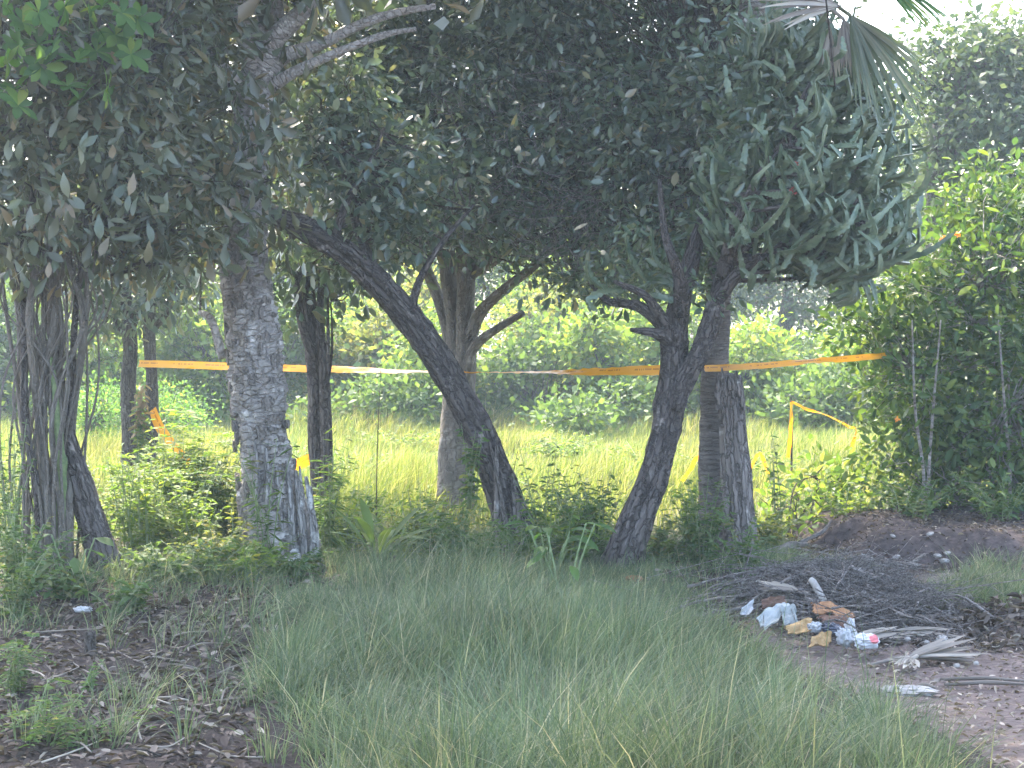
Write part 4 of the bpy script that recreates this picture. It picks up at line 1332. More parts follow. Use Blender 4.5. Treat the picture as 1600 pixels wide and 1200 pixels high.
def broad(name, label, b, n, L, W, mat, seed, height=.3, cat='plant', upright=.8, spread=1., lean=(0, 0)):
    """plant of a few large leaves, each a part with its stalk"""
    rng = np.random.default_rng(seed)
    t = thing(name, label, cat, b)
    me = [leaf_mesh('leaf', L, W, mat, c_, .25, .25, 7) for c_ in (.15, .35, .55)]
    for k in range(n):
        a = k * 2.4 + rng.uniform(-.4, .4)
        o = np.array([math.cos(a), math.sin(a) * .8 - .1, 0]) * spread
        base = np.asarray(b) + o * .03
        hgt = height * rng.uniform(.5, 1.1)
        tip = base + np.array([0, 0, hgt]) + o * hgt * .35 + np.array([lean[0], lean[1], 0]) * hgt
        mb = MB()
        mb.tube([base - [0, 0, .02], base * .5 + tip * .5 + [0, 0, .02], tip], [.007, .006, .004], seg=6, rings=8)
        st = mb.build('stalk', M['stem_green'], t)
        place_leaf(me[k % 3], 'leaf', t, tip, o + np.array([0, 0, upright * rng.uniform(.4, 1.3)]), np.array([0, -.2, 1]) - o * .5, rng.uniform(.7, 1.15))
    return t

W_ = M['leaf_weed']
g = lambda px, d: onground(px, d)
herb('spindly_weed', 'thin-stemmed leafy weed at the extreme left edge beside the bundled trunks', g(15, 10.0), .95, 9, .16, .05, .024, 26, W_, 1001)
herb('spindly_weed', 'knee-high tangled weed at the left edge in front of the bundled trunks', g(30, 9.6), .5, 12, .22, .055, .03, 22, W_, 1002)
herb('ground_plant', 'low leafy plant at the foot of the dark leaning trunk', g(100, 9.7), .24, 10, .20, .075, .04, 12, W_, 1003)
herb('ground_plant', 'small dark leafy plant on the litter below the dark leaning trunk', g(200, 9.3), .20, 10, .20, .085, .04, 10, W_, 1004)
broad('heart_leaf_plant', 'few pale drooping heart-shaped leaves before the bundled stems', g(112, 9.9), 5, .12, .075, W_, 1005, .28, upright=-.3)
herb('ground_plant', 'low weed patch at the left edge above the leaf litter', g(20, 9.2), .36, 14, .26, .06, .03, 16, W_, 1006)
herb('ground_plant', 'bright little seedling in the leaf litter at lower left', g(132, 7.6), .14, 5, .08, .035, .02, 10, M['leaf_fresh'], 1007)
herb('fern_sprig', 'feathery fern sprig low at the bottom left corner', g(60, 6.75), .20, 5, .22, .14, .012, 6, W_, 1008, pinnate=7, lean=(.05, 0))
herb('fern_sprig', 'feathery fern at the left edge of the leaf litter', g(15, 7.5), .22, 6, .16, .10, .012, 6, W_, 1009, pinnate=6)
herb('feathery_shrub', 'pale feathery shrub between the dark leaning trunk and the peeling trunk', g(285, 12.2), .85, 14, .35, .17, .018, 12, M['leaf_bush'], 1010, pinnate=7)  # brighter leaf colour stands in for a sun patch
herb('feathery_shrub', 'lower feathery shrub close behind the dark leaning trunk', g(240, 11.6), .62, 12, .28, .15, .018, 11, M['leaf_bush'], 1011, pinnate=7)  # sun patch put into the leaf colour here too
herb('feathery_shrub', 'feathery shrub touching the left of the peeling trunk', g(345, 11.9), .66, 12, .26, .15, .018, 11, W_, 1012, pinnate=7)
herb('leafy_weed', 'yellowish leafy weed at the left foot of the peeling trunk', g(330, 11.0), .30, 12, .28, .075, .03, 14, M['leaf_bush_yellow'], 1013)
herb('leafy_weed', 'dark leafy weed on the bank between the leaning trunk and the peeling trunk', g(265, 10.5), .20, 12, .30, .075, .032, 12, W_, 1014)
herb('leafy_weed', 'bushy weed before the foot of the peeling trunk', g(400, 10.7), .24, 14, .26, .07, .026, 14, W_, 1015)
herb('climbing_vine', 'green vine with withered top leaves climbing the slim paired trunks', g(220, 16.6), .85, 7, .10, .10, .05, 26, M['leaf_bush'], 1016, cat='vine')
herb('climbing_vine', 'withered brown vine leaves hanging on the slim paired trunks', P(218, 680, 16.6), .5, 4, .05, .12, .05, 16, M['leaf_dry'], 1017, cat='vine', droop=.8)
herb('bamboo_weed', 'narrow-leaved bamboo-like weed against the peeling trunk', g(425, 10.95), .75, 5, .22, .12, .016, 18, W_, 1018)
herb('bamboo_weed', 'narrow-leaved bamboo-like weed between the peeling trunk and split trunk', g(505, 11.6), .80, 9, .20, .13, .018, 16, W_, 1019)
broad('strap_leaf_plant', 'plant with long broad strap leaves right of the peeling trunk foot', g(590, 11.2), 12, .30, .06, M['leaf_bush_dark'], 1020, .14, upright=1.1, spread=.8)
broad('strap_leaf_plant', 'second strap-leaved plant, drooping over the grass', g(612, 11.4), 8, .28, .06, M['leaf_bush_dark'], 1021, .22, upright=.5, spread=1.)
herb('leafy_weed', 'sunlit yellow-green weed between the strap-leaved plants and the diagonal trunk', g(655, 12.6), .38, 16, .32, .06, .03, 14, M['leaf_bush_yellow'], 1022)
herb('leafy_weed', 'sunlit weed behind the strap-leaved plants', g(560, 13.0), .32, 14, .30, .06, .03, 14, M['leaf_bush'], 1023)
herb('creeping_vine', 'vine clinging to the lower diagonal trunk', P(735, 790, 11.6), .55, 6, .10, .07, .04, 16, W_, 1024, cat='vine')
herb('leafy_weed', 'tangled weed at the foot of the grey forked tree', g(715, 12.4), .40, 14, .28, .065, .03, 14, W_, 1025)
herb('leafy_weed', 'tall thin weed with dark leaves right of the diagonal trunk', g(845, 11.7), .75, 8, .22, .08, .035, 10, W_, 1026)
herb('leafy_weed', 'shaded weed between the diagonal trunk and the euphorbia', g(900, 11.6), .50, 14, .30, .075, .036, 13, W_, 1027)
herb('leafy_weed', 'weed touching the left foot of the euphorbia trunk', g(935, 11.5), .58, 10, .20, .08, .035, 12, W_, 1028)
herb('leafy_weed', 'bright weed behind the gap between diagonal trunk and euphorbia', g(880, 12.9), .50, 14, .32, .07, .032, 13, M['leaf_bush_yellow'], 1029)
broad('large_leaf_plant', 'light green plant of large pointed leaves between diagonal trunk and euphorbia', g(862, 10.9), 9, .17, .075, M['leaf_fresh'], 1030, .34, upright=.2)
broad('large_leaf_plant', 'few large shiny leaves poking out of the tall grass', g(880, 10.0), 5, .13, .065, M['leaf_fresh'], 1031, .38, upright=-.3)
herb('leafy_weed', 'weed clump between the euphorbia and palm trunks', g(1070, 11.5), .42, 14, .24, .07, .03, 13, W_, 1032)
herb('leafy_weed', 'weed growing up the foot of the palm trunk', g(1105, 11.4), .55, 12, .16, .07, .032, 14, W_, 1033)
herb('leafy_weed', 'dark weed in front of the dead stump', g(1160, 11.1), .34, 12, .22, .065, .03, 12, W_, 1034)
bush('sunlit_shrub', 'bright yellow-green shrub right of the dead stump, in the sun', 'shrub', g(1255, 13.4), [(E(1235, 790, 13.4, 60, 45, .4), 1.), (E(1290, 775, 13.5, 50, 55, .4), 1.), (E(1330, 800, 13.3, 45, 35, .3), .8), (E(1260, 760, 13.6, 40, 30, .3), .8)], M['leaf_bush'], .07, .036, 1035, cover=2.6, nst=8, st_r=.008)
herb('leafy_weed', 'purple-stemmed tall weed at the left of the sunlit shrub', g(1215, 12.8), .75, 5, .14, .08, .035, 10, W_, 1036)
herb('leafy_weed', 'weed overhanging the top of the soil mound', P(1430, 812, 12.4), .30, 14, .35, .06, .03, 12, W_, 1037)
herb('leafy_weed', 'weed on the mound at the right edge', P(1560, 812, 12.3), .35, 14, .35, .06, .03, 12, W_, 1038)
for k, (x, y) in enumerate(((590, 13.0), (783, 12.2), (1245, 12.9))):
    lab = ['single bare curving shoot standing before the bright meadow', 'thin bare shoots right of the diagonal trunk', 'slender dark sprig beside the sunlit shrub'][k]
    herb('bare_shoot', lab, onground(x, y), (1.25, .75, .5)[k], (1, 4, 2)[k], .12, .05, .02, 5, W_, 1040 + k, stemm=M['twig'], start=.6)

for k, (x, d, hh, mm, lab) in enumerate([
    (300, 11.2, .6, 'leaf_bush', 'mid-height green weed between the leaning trunk and the peeling trunk'), (215, 11.2, .7, 'leaf_bush', 'green weed directly behind the foot of the dark leaning trunk'),  # both take the brighter leaf to paint the sun patch at left
    (350, 10.8, .35, 'leaf_bush_yellow', 'low yellowish weed left of the peeling trunk foot'), (545, 11.9, .48, 'leaf_bush', 'dark weed right of the split trunk'),
    (640, 11.6, .45, 'leaf_bush', 'shaded weed right of the strap-leaved plants'), (690, 11.5, .38, 'leaf_weed', 'leafy weed before the grey forked tree'),
    (755, 11.4, .34, 'leaf_weed', 'leafy weed at the left foot of the diagonal trunk'), (830, 11.3, .36, 'leaf_bush_dark', 'dark leafy weed at the right foot of the diagonal trunk'),
    (880, 11.3, .40, 'leaf_bush', 'tangled low weed midway between diagonal trunk and euphorbia'), (910, 12.4, .55, 'leaf_bush', 'sunlit weed just left behind the euphorbia foot'),
    (1020, 11.7, .30, 'leaf_weed', 'weed just right of the euphorbia foot'), (1085, 12.6, .45, 'leaf_bush', 'sunlit weed behind the gap between euphorbia and palm'),
    (1200, 12.1, .35, 'leaf_bush_yellow', 'yellowish weed right of the dead stump foot'), (60, 11.6, .7, 'leaf_bush', 'tall weed behind the bundled stems at far left'),
    (150, 11.8, .6, 'leaf_bush', 'weed behind the dark leaning trunk'), (10, 11.0, .75, 'leaf_weed', 'tall weed at the extreme left edge behind the spindly one'),
    (245, 10.2, .22, 'leaf_weed', 'dense weed just right of the dark leaning trunk foot'),
    (310, 10.3, .24, 'leaf_weed', 'dense weed on the bank left of the peeling trunk'), (375, 10.4, .24, 'leaf_bush', 'green weed leaning on the left of the peeling trunk foot'),
    (455, 10.6, .18, 'leaf_weed', 'weed covering the front foot of the peeling trunk'), (45, 10.0, .36, 'leaf_weed', 'dense weed at the left edge before the bundled stems'),
    (260, 13.4, .75, 'leaf_bush', 'tall sunlit weed in front of the slim paired trunks'), (330, 13.2, .7, 'leaf_bush_yellow', 'tall sunlit yellowish weed left of the peeling trunk'),
    (1330, 12.9, .4, 'leaf_bush', 'bright weed between the sunlit shrub and the soil mound'), (480, 12.6, .5, 'leaf_bush', 'weed behind the right foot of the peeling trunk')]):
    herb('leafy_weed', lab, onground(x, d), hh, 16, .30, .075, .032, 15, M[mm], 1100 + k)

# ---------------------------------------------------------------- grass
rng = np.random.default_rng(200)
def grass_edges(y):
    """left and right limits of the tall shaded grass at distance y"""
    yl = np.array([5.3, 6.3, 7.5, 9.0, 10.2, 11.2])
    xl = np.array([-.75, -.82, -1.0, -1.22, -1.25, -1.0])
    yr = np.array([5.3, 6.3, 7.0, 7.5, 8.0, 8.5, 9.0, 10.2, 11.2])
    xr = np.array([1.35, 1.44, 1.44, 1.36, 1.18, 1.05, 1.02, 1.0, 1.15])
    return np.interp(y, yl, xl), np.interp(y, yr, xr)

def tussocks(n, y0, y1, rng, edge):
    y = np.sqrt(rng.uniform(y0 ** 2, y1 ** 2, n))
    l, r = edge(y)
    x = l + (r - l) * rng.random(n)
    return x, y, l, r

def make_grass():
    n = 1750
    x, y, l, r = tussocks(n, 5.3, 11.3, rng, grass_edges)
    wob = .6 * fbm(np.stack([x * 1.1, y * 1.1, x * 0], -1), 211, 3)
    edge_d = np.minimum(x - l, r - x) + wob
    keep = (edge_d > 0) | ((rng.random(n) < .25) & (x < r))
    x, y, edge_d = x[keep], y[keep], edge_d[keep]
    per = 46
    idx = np.repeat(np.arange(len(x)), per)
    a = rng.uniform(0, 2 * np.pi, len(idx))
    rad = np.abs(rng.normal(0, .06, len(idx)))
    bx, by = x[idx] + rad * np.cos(a), y[idx] + rad * np.sin(a)
    base = np.stack([bx, by, gh(bx, by) - .01], -1)
    hgt = (.20 + .30 * np.clip(edge_d * 1.1, 0, 1) + .09 * fbm(np.stack([x, y, x * 0], -1) * 1.1, 213, 2))[idx] * rng.uniform(.4, 1.2, len(idx)) * (np.interp(y, [6, 8.5, 9.4, 10.2], [.92, .68, .36, .20]) * rng.choice([.55, .8, 1., 1.25], len(x)))[idx]
    fl = fbm(np.stack([x * .9, y * .9, x * 0], -1), 217, 2)
    ang = (.35 + fl * 2.2)[idx]
    tu = rng.uniform(0, 2 * np.pi, len(x))[idx]
    ld = np.stack([np.cos(a) * .8 + np.cos(ang) * .6 + np.cos(tu) * .8, np.sin(a) * .8 + np.sin(ang) * .4 + np.sin(tu) * .8], -1)
    ld = ld / np.maximum(np.linalg.norm(ld, axis=1, keepdims=True), .3)
    lean = rng.uniform(.15, 1.7, len(idx)) * (.75 + .4 * fl[idx])
    mb = MB()
    mb.blades(base, ld, hgt, rng.uniform(.003, .006, len(idx)), lean, rng)
    # thin flowering stalks standing above the blades
    k = rng.choice(len(x), 700)
    sx, sy = x[k] + rng.normal(0, .05, 700), y[k] + rng.normal(0, .05, 700)
    sa = rng.uniform(0, 2 * np.pi, 700)
    mb.blades(np.stack([sx, sy, gh(sx, sy)], -1), np.stack([np.cos(sa), np.sin(sa)], -1), rng.uniform(.35, .62, 700) * np.interp(sy, [6, 8.5, 10.2], [1, .8, .45]), rng.uniform(.003, .005, 700), rng.uniform(.1, .8, 700), rng)
    o = mb.build('tall_grass', M['grass'], kind='stuff')
    tag(o, 'tall fine shaded grass filling the foreground between litter and dirt', 'grass')
make_grass()

def sparse_grass(label, region, n, per, h, matn, seed, w=(.003, .006), name='grass_tufts', lean_s=1.):
    rng = np.random.default_rng(seed)
    x0, x1, y0, y1 = region
    y = rng.uniform(y0, y1, n)
    x = rng.uniform(x0, x1, n) * y / y1 if x0 * x1 < 0 else rng.uniform(x0, x1, n)
    k = fbm(np.stack([x * 1.4, y * 1.4, x * 0], -1), seed, 2) > -.15
    x, y = x[k], y[k]
    idx = np.repeat(np.arange(len(x)), per)
    a = rng.uniform(0, 2 * np.pi, len(idx))
    rad = np.abs(rng.normal(0, .04, len(idx)))
    bx, by = x[idx] + rad * np.cos(a), y[idx] + rad * np.sin(a)
    base = np.stack([bx, by, gh(bx, by) - .01], -1)
    ld = np.stack([np.cos(a) + .4, np.sin(a)], -1)
    mb = MB()
    mb.blades(base, ld, h * rng.uniform(.4, 1.2, len(idx)), rng.uniform(w[0], w[1], len(idx)), lean_s * rng.uniform(.2, 1.1, len(idx)), rng, simple=y0 > 9.9)
    tag(mb.build(name, M[matn], kind='stuff'), label, 'grass')
sparse_grass('sparse grass tufts growing through the leaf litter at lower left', (-2.4, -.9, 6.6, 10.5), 120, 16, .24, 'grass', 221)
sparse_grass('grass round the feet of the middle trunks', (-1.5, 2.0, 10.9, 13.2), 800, 22, .15, 'grass', 222)
sparse_grass('thin weedy grass under the left-hand trees', (-4.2, -1.0, 10.0, 14.0), 700, 18, .20, 'grass', 223)
sparse_grass('short green grass strip between the debris pile and soil mound', (1.75, 4.2, 9.6, 11.1), 1500, 24, .20, 'grass', 224)

sparse_grass('wispy taller grass rising before the diagonal trunk', (-.85, .10, 9.3, 10.4), 70, 16, .42, 'grass', 226, w=(.0025, .0045), lean_s=.8)
sparse_grass('wispy grass before the euphorbia and palm trunks', (.2, 1.25, 9.6, 10.9), 80, 14, .15, 'grass', 227, w=(.0025, .0045), lean_s=1.2)

def make_meadow():
    rng = np.random.default_rng(230)
    n = 8800
    y = np.sqrt(rng.uniform(13.2 ** 2, 27 ** 2, n))
    x = rng.uniform(-1, 1, n) * (.42 * y + .6)
    per = 16
    idx = np.repeat(np.arange(n), per)
    a = rng.uniform(0, 2 * np.pi, len(idx))
    rad = np.abs(rng.normal(0, .09, len(idx)))
    bx, by = x[idx] + rad * np.cos(a), y[idx] + rad * np.sin(a)
    base = np.stack([bx, by, gh(bx, by) - .01], -1)
    big = fbm(np.stack([x * .5, y * .5, x * 0], -1), 231, 3)
    ht = (.20 + .20 * np.clip(big * 1.8, -.6, 1) + .08 * np.clip((y - 20) / 5, 0, 1))[idx] * rng.uniform(.5, 1.3, len(idx))
    ld = np.stack([np.cos(a) * .7 + .5, np.sin(a) * .7], -1)
    mb = MB()
    mb.blades(base, ld, ht, rng.uniform(.007, .012, len(idx)), rng.uniform(.1, .9, len(idx)), rng, simple=True)
    tag(mb.build('meadow_grass', M['meadow'], kind='stuff'), 'sunlit yellow-green meadow grass behind the trees', 'grass')
make_meadow()
for k, (x, d, lab) in enumerate(((560, 17.5, 'low bright green weed patch in the meadow left of the grey forked tree'), (1000, 18.5, 'low green weed patch in the meadow left of the euphorbia trunk'), (870, 20.5, 'far green weed patch in the meadow midway to the bushes'), (1150, 17.0, 'green weed patch in the meadow behind the palm'), (620, 21.5, 'far green weed patch left of the forked tree'), (450, 19.0, 'green weed patch in the meadow behind the split trunk'), (340, 15.5, 'green weed patch at the near meadow edge left of the peeling trunk'), (760, 15.0, 'green weed patch at the near meadow edge right of the forked tree'))):
    herb('meadow_weed', lab, onground(x, d), .30, 22, .55, .07, .04, 14, M['leaf_bush'], 1060 + k)

# ---------------------------------------------------------------- leaf litter
def litter(name, label, n, region, size, matn, seed, fn=None, zoff=.0, pile=None, tilt=.35, aspect=.42):
    rng = np.random.default_rng(seed)
    x0, x1, y0, y1 = region
    y = rng.uniform(y0, y1, n)
    x = rng.uniform(x0, x1, n)
    if fn is not None:
        k = fn(x, y, rng)
        x, y = x[k], y[k]
    n = len(x)
    z = gh(x, y) + rng.random(n) ** 2 * .03 + zoff
    if pile is not None:
        z = z + pile(x, y)
    a = rng.uniform(0, 2 * np.pi, n)
    dr = np.stack([np.cos(a), np.sin(a), rng.normal(0, tilt * .6, n)], -1)
    nr = np.stack([rng.normal(0, tilt, n), rng.normal(0, tilt, n), np.ones(n)], -1)
    s = size * rng.uniform(.4, 1.4, n)
    mb = MB()
    mb.leaves(np.stack([x, y, z], -1), dr, nr, s, s * rng.uniform(aspect * .5, aspect * 1.3, n), rng, fold=.45, curl=.4)
    return tag(mb.build(name, M[matn], kind='stuff'), label, 'leaf litter')
litter('leaf_litter', 'dark fallen leaves covering the ground at lower left', 17000, (-3.6, -.55, 5.6, 10.6), .050, 'litter', 241, lambda x, y, r: x < -.55 - .03 * y + .3 * fbm(np.stack([x, y, x * 0], -1) * 1.5, 8, 2))
litter('dirt_litter', 'crumbly bits and dead leaves on the bare dirt at lower right', 9000, (1.1, 4.0, 5.2, 9.6), .030, 'litter_pale', 242, lambda x, y, r: x > path_edge(y) + r.normal(0, .15, len(x)), zoff=.012)
litter('mound_litter', 'dark crumbs and leaf bits scattered over the soil mound', 5200, (1.8, 5.0, 11.1, 12.8), .032, 'litter', 243, pile=lambda x, y: mound_h(x, y) * 1.08, zoff=.01)
hp = P(1575, 985, 9.1)
heap = lambda x, y: .14 * np.exp(-(((x - hp[0] - .25) / .38) ** 2 + ((y - 9.3) / .35) ** 2)) * (1 + .4 * fbm(np.stack([x * 6, y * 6, x * 0], -1), 4, 2))
litter('leaf_heap', 'low heap of brown dead leaves and twigs at the right edge', 4200, (1.9, 3.5, 8.7, 10.0), .055, 'litter', 244, pile=lambda x, y: heap(x, y) * np.random.default_rng(2).random(len(x)) ** .4, tilt=.8)
litter('understorey_litter', 'scattered dead leaves under the trees', 6000, (-3.5, 2.2, 10.3, 13.0), .055, 'litter', 245)

# ---------------------------------------------------------------- warning tape
def tape_mat():
    m, n, l, out = nodes('orange_tape')
    uv = n.new('ShaderNodeUVMap')
    sx = n.new('ShaderNodeSeparateXYZ')
    l.new(uv.outputs[0], sx.inputs[0])
    def math_(op, a, b=None):
        q = n.new('ShaderNodeMath')
        q.operation = op
        for k, v in ((0, a), (1, b)):
            if v is None:
                continue
            if isinstance(v, (int, float)):
                q.inputs[k].default_value = v
            else:
                l.new(v, q.inputs[k])
        return q.outputs[0]
    u, v = sx.outputs['X'], sx.outputs['Y']
    fl = math_('FLOOR', math_('MULTIPLY', u, 80.))
    wn = n.new('ShaderNodeTexWhiteNoise')
    wn.noise_dimensions = '1D'
    l.new(fl, wn.inputs['W'])
    word = math_('GREATER_THAN', wn.outputs[0], .38)
    fr = math_('LESS_THAN', math_('FRACT', math_('MULTIPLY', u, 80.)), .7)
    band = math_('LESS_THAN', math_('ABSOLUTE', math_('SUBTRACT', v, .60)), .09)
    gap = math_('LESS_THAN', math_('FRACT', math_('MULTIPLY', u, 2.2)), .62)
    mask = math_('MULTIPLY', math_('MULTIPLY', word, fr), math_('MULTIPLY', band, gap))
    mx = n.new('ShaderNodeMix')
    mx.data_type = 'RGBA'
    l.new(mask, mx.inputs[0])
    mx.inputs[6].default_value = (.72, .32, .010, 1)
    mx.inputs[7].default_value = (.35, .11, .01, 1)
    p = n.new('ShaderNodeBsdfPrincipled')
    p.inputs['Roughness'].default_value = .32
    l.new(mx.outputs[2], p.inputs['Base Color'])
    t = n.new('ShaderNodeBsdfTranslucent')
    l.new(mx.outputs[2], t.inputs[0])
    ms = n.new('ShaderNodeMixShader')
    ms.inputs[0].default_value = .6
    l.new(p.outputs[0], ms.inputs[1])
    l.new(t.outputs[0], ms.inputs[2])
    l.new(ms.outputs[0], out.inputs[0])
    return m
M['tape'] = tape_mat()

def tape(label, pts, twist, width=.075, n=160, seed=0, parent=None, name='warning_tape', group='orange warning tapes strung between the trees'):
    """ribbon through the points; twist: list of roll angles in degrees (0 = face on)"""
    rng = np.random.default_rng(seed)
    c = catmull(pxpath(pts), n)
    tg = unit(np.gradient(c, axis=0))
    tw = np.interp(np.linspace(0, 1, n), np.linspace(0, 1, len(twist)), np.radians(twist))
    tw = tw + .25 * vnoise(np.stack([np.linspace(0, 9, n), np.zeros(n), np.zeros(n)], -1), seed + 3)
    side = unit(np.cross(tg, [0, 1., 0]))
    dep = unit(np.cross(tg, side))
    wd = side * np.cos(tw)[:, None] + dep * np.sin(tw)[:, None]
    nrm = np.cross(tg, wd)
    s = np.concatenate([[0], np.cumsum(np.linalg.norm(np.diff(c, axis=0), axis=1))])
    rows, uvs = [], []
    K = 5
    for k in range(K):
        f = k / (K - 1)
        cr = .006 * vnoise(np.stack([s * 14, np.full(n, f * 3), np.zeros(n)], -1), seed)
        rows.append(c + wd * (width * (f - .5)) + nrm * cr[:, None])
        uvs.append(np.stack([s, np.full(n, f)], -1))
    V = np.stack(rows, 1).reshape(-1, 3)
    UV = np.stack(uvs, 1).reshape(-1, 2)
    i = np.arange(n - 1)[:, None] * K
    j = np.arange(K - 1)[None]
    q = np.stack([i + j, i + j + 1, i + j + 1 + K, i + j + K], -1).reshape(-1, 4)
    mb = MB()
    mb.add(V, q)
    o = mb.build(name, M['tape'], parent)
    lay = o.data.uv_layers.new(name='UVMap')
    vi = np.zeros(len(o.data.loops), np.int32)
    o.data.loops.foreach_get('vertex_index', vi)
    lay.data.foreach_set('uv', UV[vi].astype(np.float32).ravel())
    if parent is None:
        tag(o, label, 'tape', group)
    return o
tape('long taut orange tape from the slim paired trunks to the euphorbia trunk, chest high', [(217, 568, 16.7), (290, 570, 16.3), (400, 574, 15.6), (520, 577, 15.0), (640, 580.5, 14.2), (760, 582, 13.4), (900, 581, 12.5), (1036, 578, 11.6)], [-4, -8, -22, -50, -84, -86, -62, -25], n=220, seed=1, width=.064)
tape('taut orange tape running from the palm trunk to the flowering bush on the right', [(1100, 576, 11.75), (1180, 572, 12.1), (1270, 564, 12.5), (1330, 560, 12.8), (1385, 555, 13.0)], [-30, -12, -35, -8, -45], n=90, seed=2, width=.043)
tape('loose orange tape sagging from the slim paired trunks into the weeds', [(238, 640, 16.7), (250, 668, 16.6), (275, 700, 16.4), (310, 732, 16.0), (350, 750, 15.4), (430, 738, 14.5), (488, 716, 13.4)], [10, 15, 25, 60, 70, 40, 20], n=100, seed=3, width=.085)
tape('slack orange tape low in the meadow behind the euphorbia and palm trunks', [(1066, 752, 15), (1078, 734, 15), (1094, 716, 15), (1125, 765, 15.2), (1152, 770, 15.4), (1174, 728, 15.5), (1188, 709, 15.6), (1200, 740, 15.7)], [30, 20, 15, 60, 30, 10, 40, 40], n=80, seed=4, width=.035)
st = onground(1237, 16.0)
mb = MB()
mb.tube([st - [0, 0, .05], P(1237, 680, 16), P(1236, 622, 16)], [.010, .009, .007], seg=7, rings=14, rough=.1)
o = mb.build('tape_stake', M['twig'])
tag(o, 'thin stick holding up orange tape in the meadow left of the flowering bush', 'stake')
tape('orange tape tail hanging straight down from the thin stick', [(1237, 628, 15.95), (1236, 660, 15.93), (1234, 690, 15.95), (1231, 715, 15.95)], [70, 40, 20, 30], n=40, seed=5, width=.034)
tape('orange tape sloping down from the thin stick to the flowering bush', [(1237, 628, 15.95), (1262, 640, 15.7), (1290, 648, 15.5), (1325, 666, 15.2), (1337, 672, 15.1), (1331, 698, 15.1)], [75, 40, 78, 55, 80, 20], n=60, seed=6, width=.028)

# ---------------------------------------------------------------- debris pile on the right
rng = np.random.default_rng(300)
pc = onground(1290, 9.6)
def pile_h(x, y):
    return .22 * np.exp(-(((x - pc[0]) / .33) ** 2 + ((y - pc[1]) / .48) ** 2)) + .05 * np.exp(-(((x - pc[0] - .38) / .25) ** 2 + ((y - pc[1] + .2) / .4) ** 2))
bp = thing('brush_pile', 'heap of dry twigs and branches with rubbish on it, right of the tall grass', 'brush pile', pc)
# core of packed brushwood
M['core'] = plain_mat('packed_brushwood', (.09, .075, .067), (.22, .185, .165), 60, .95, 1., spec=.1)
mb = MB()
xs = np.linspace(pc[0] - .85, pc[0] + 1.1, 60)
ys = np.linspace(pc[1] - .95, pc[1] + .95, 60)
X, Y = np.meshgrid(xs, ys)
h = pile_h(X, Y)
Z = gh(X, Y) - .05 + h * .85 + .06 * fbm(np.stack([X * 9, Y * 9, X * 0], -1), 301, 3) * np.clip(h * 6, 0, 1)
i = np.arange(59)[:, None] * 60
j = np.arange(59)[None]
mb.add(np.stack([X, Y, Z], -1), np.stack([i + j, i + j + 1, i + j + 61, i + j + 60], -1))
mb.build('core', M['core'], bp)
def rand_on_pile(n, sx=.26, sy=.36):
    x = pc[0] + rng.normal(.08, sx, n)
    y = pc[1] + rng.normal(-.05, sy, n)
    return np.stack([x, y, gh(x, y) + pile_h(x, y)], -1)
for k in range(190):
    p = rand_on_pile(1)[0]
    a = rng.normal(-.25, .8) if rng.random() < .6 else rng.uniform(0, 3.14)
    L = rng.uniform(.2, .75)
    d = np.array([math.cos(a), .6 * math.sin(a), 0])
    q0, q1 = p - d * L / 2, p + d * L / 2
    for q in (q0, q1):
        q[2] = gh(q[0], q[1]) + pile_h(q[0], q[1]) + rng.uniform(-.02, .08)
    mid = (q0 + q1) / 2
    mid[2] = max(mid[2], gh(mid[0], mid[1]) + pile_h(mid[0], mid[1])) + rng.uniform(0, .03)
    mid += rng.normal(0, .03, 3)
    r = rng.uniform(.004, .009) if k > 22 else rng.uniform(.010, .018)
    mb = MB()
    mb.tube([q0, mid, q1], [r, r * .85, r * .4], seg=5, rings=9, rough=.2, seed=k)
    mb.build('twig', M['twig_pale'] if k % 5 else M['wood_dead'], bp)
mb = MB()
a = rand_on_pile(700, .28, .36)
off = np.stack([rng.normal(0, .18, 700), rng.normal(0, .1, 700), rng.normal(.02, .06, 700)], -1)
mb.twigs(a - off + [0, 0, .01], a + off + [0, 0, .01], .0034, .0015, .12, rng)
off2 = np.stack([rng.normal(.25, .15, 320), rng.normal(0, .1, 320), rng.normal(.03, .07, 320)], -1)
a2 = rand_on_pile(320, .22, .3)
mb.twigs(a2, a2 + off2, .0034, .0014, .2, rng, rings=6)
mb.build('fine_twigs', M['twig_pale'], bp, kind='stuff')

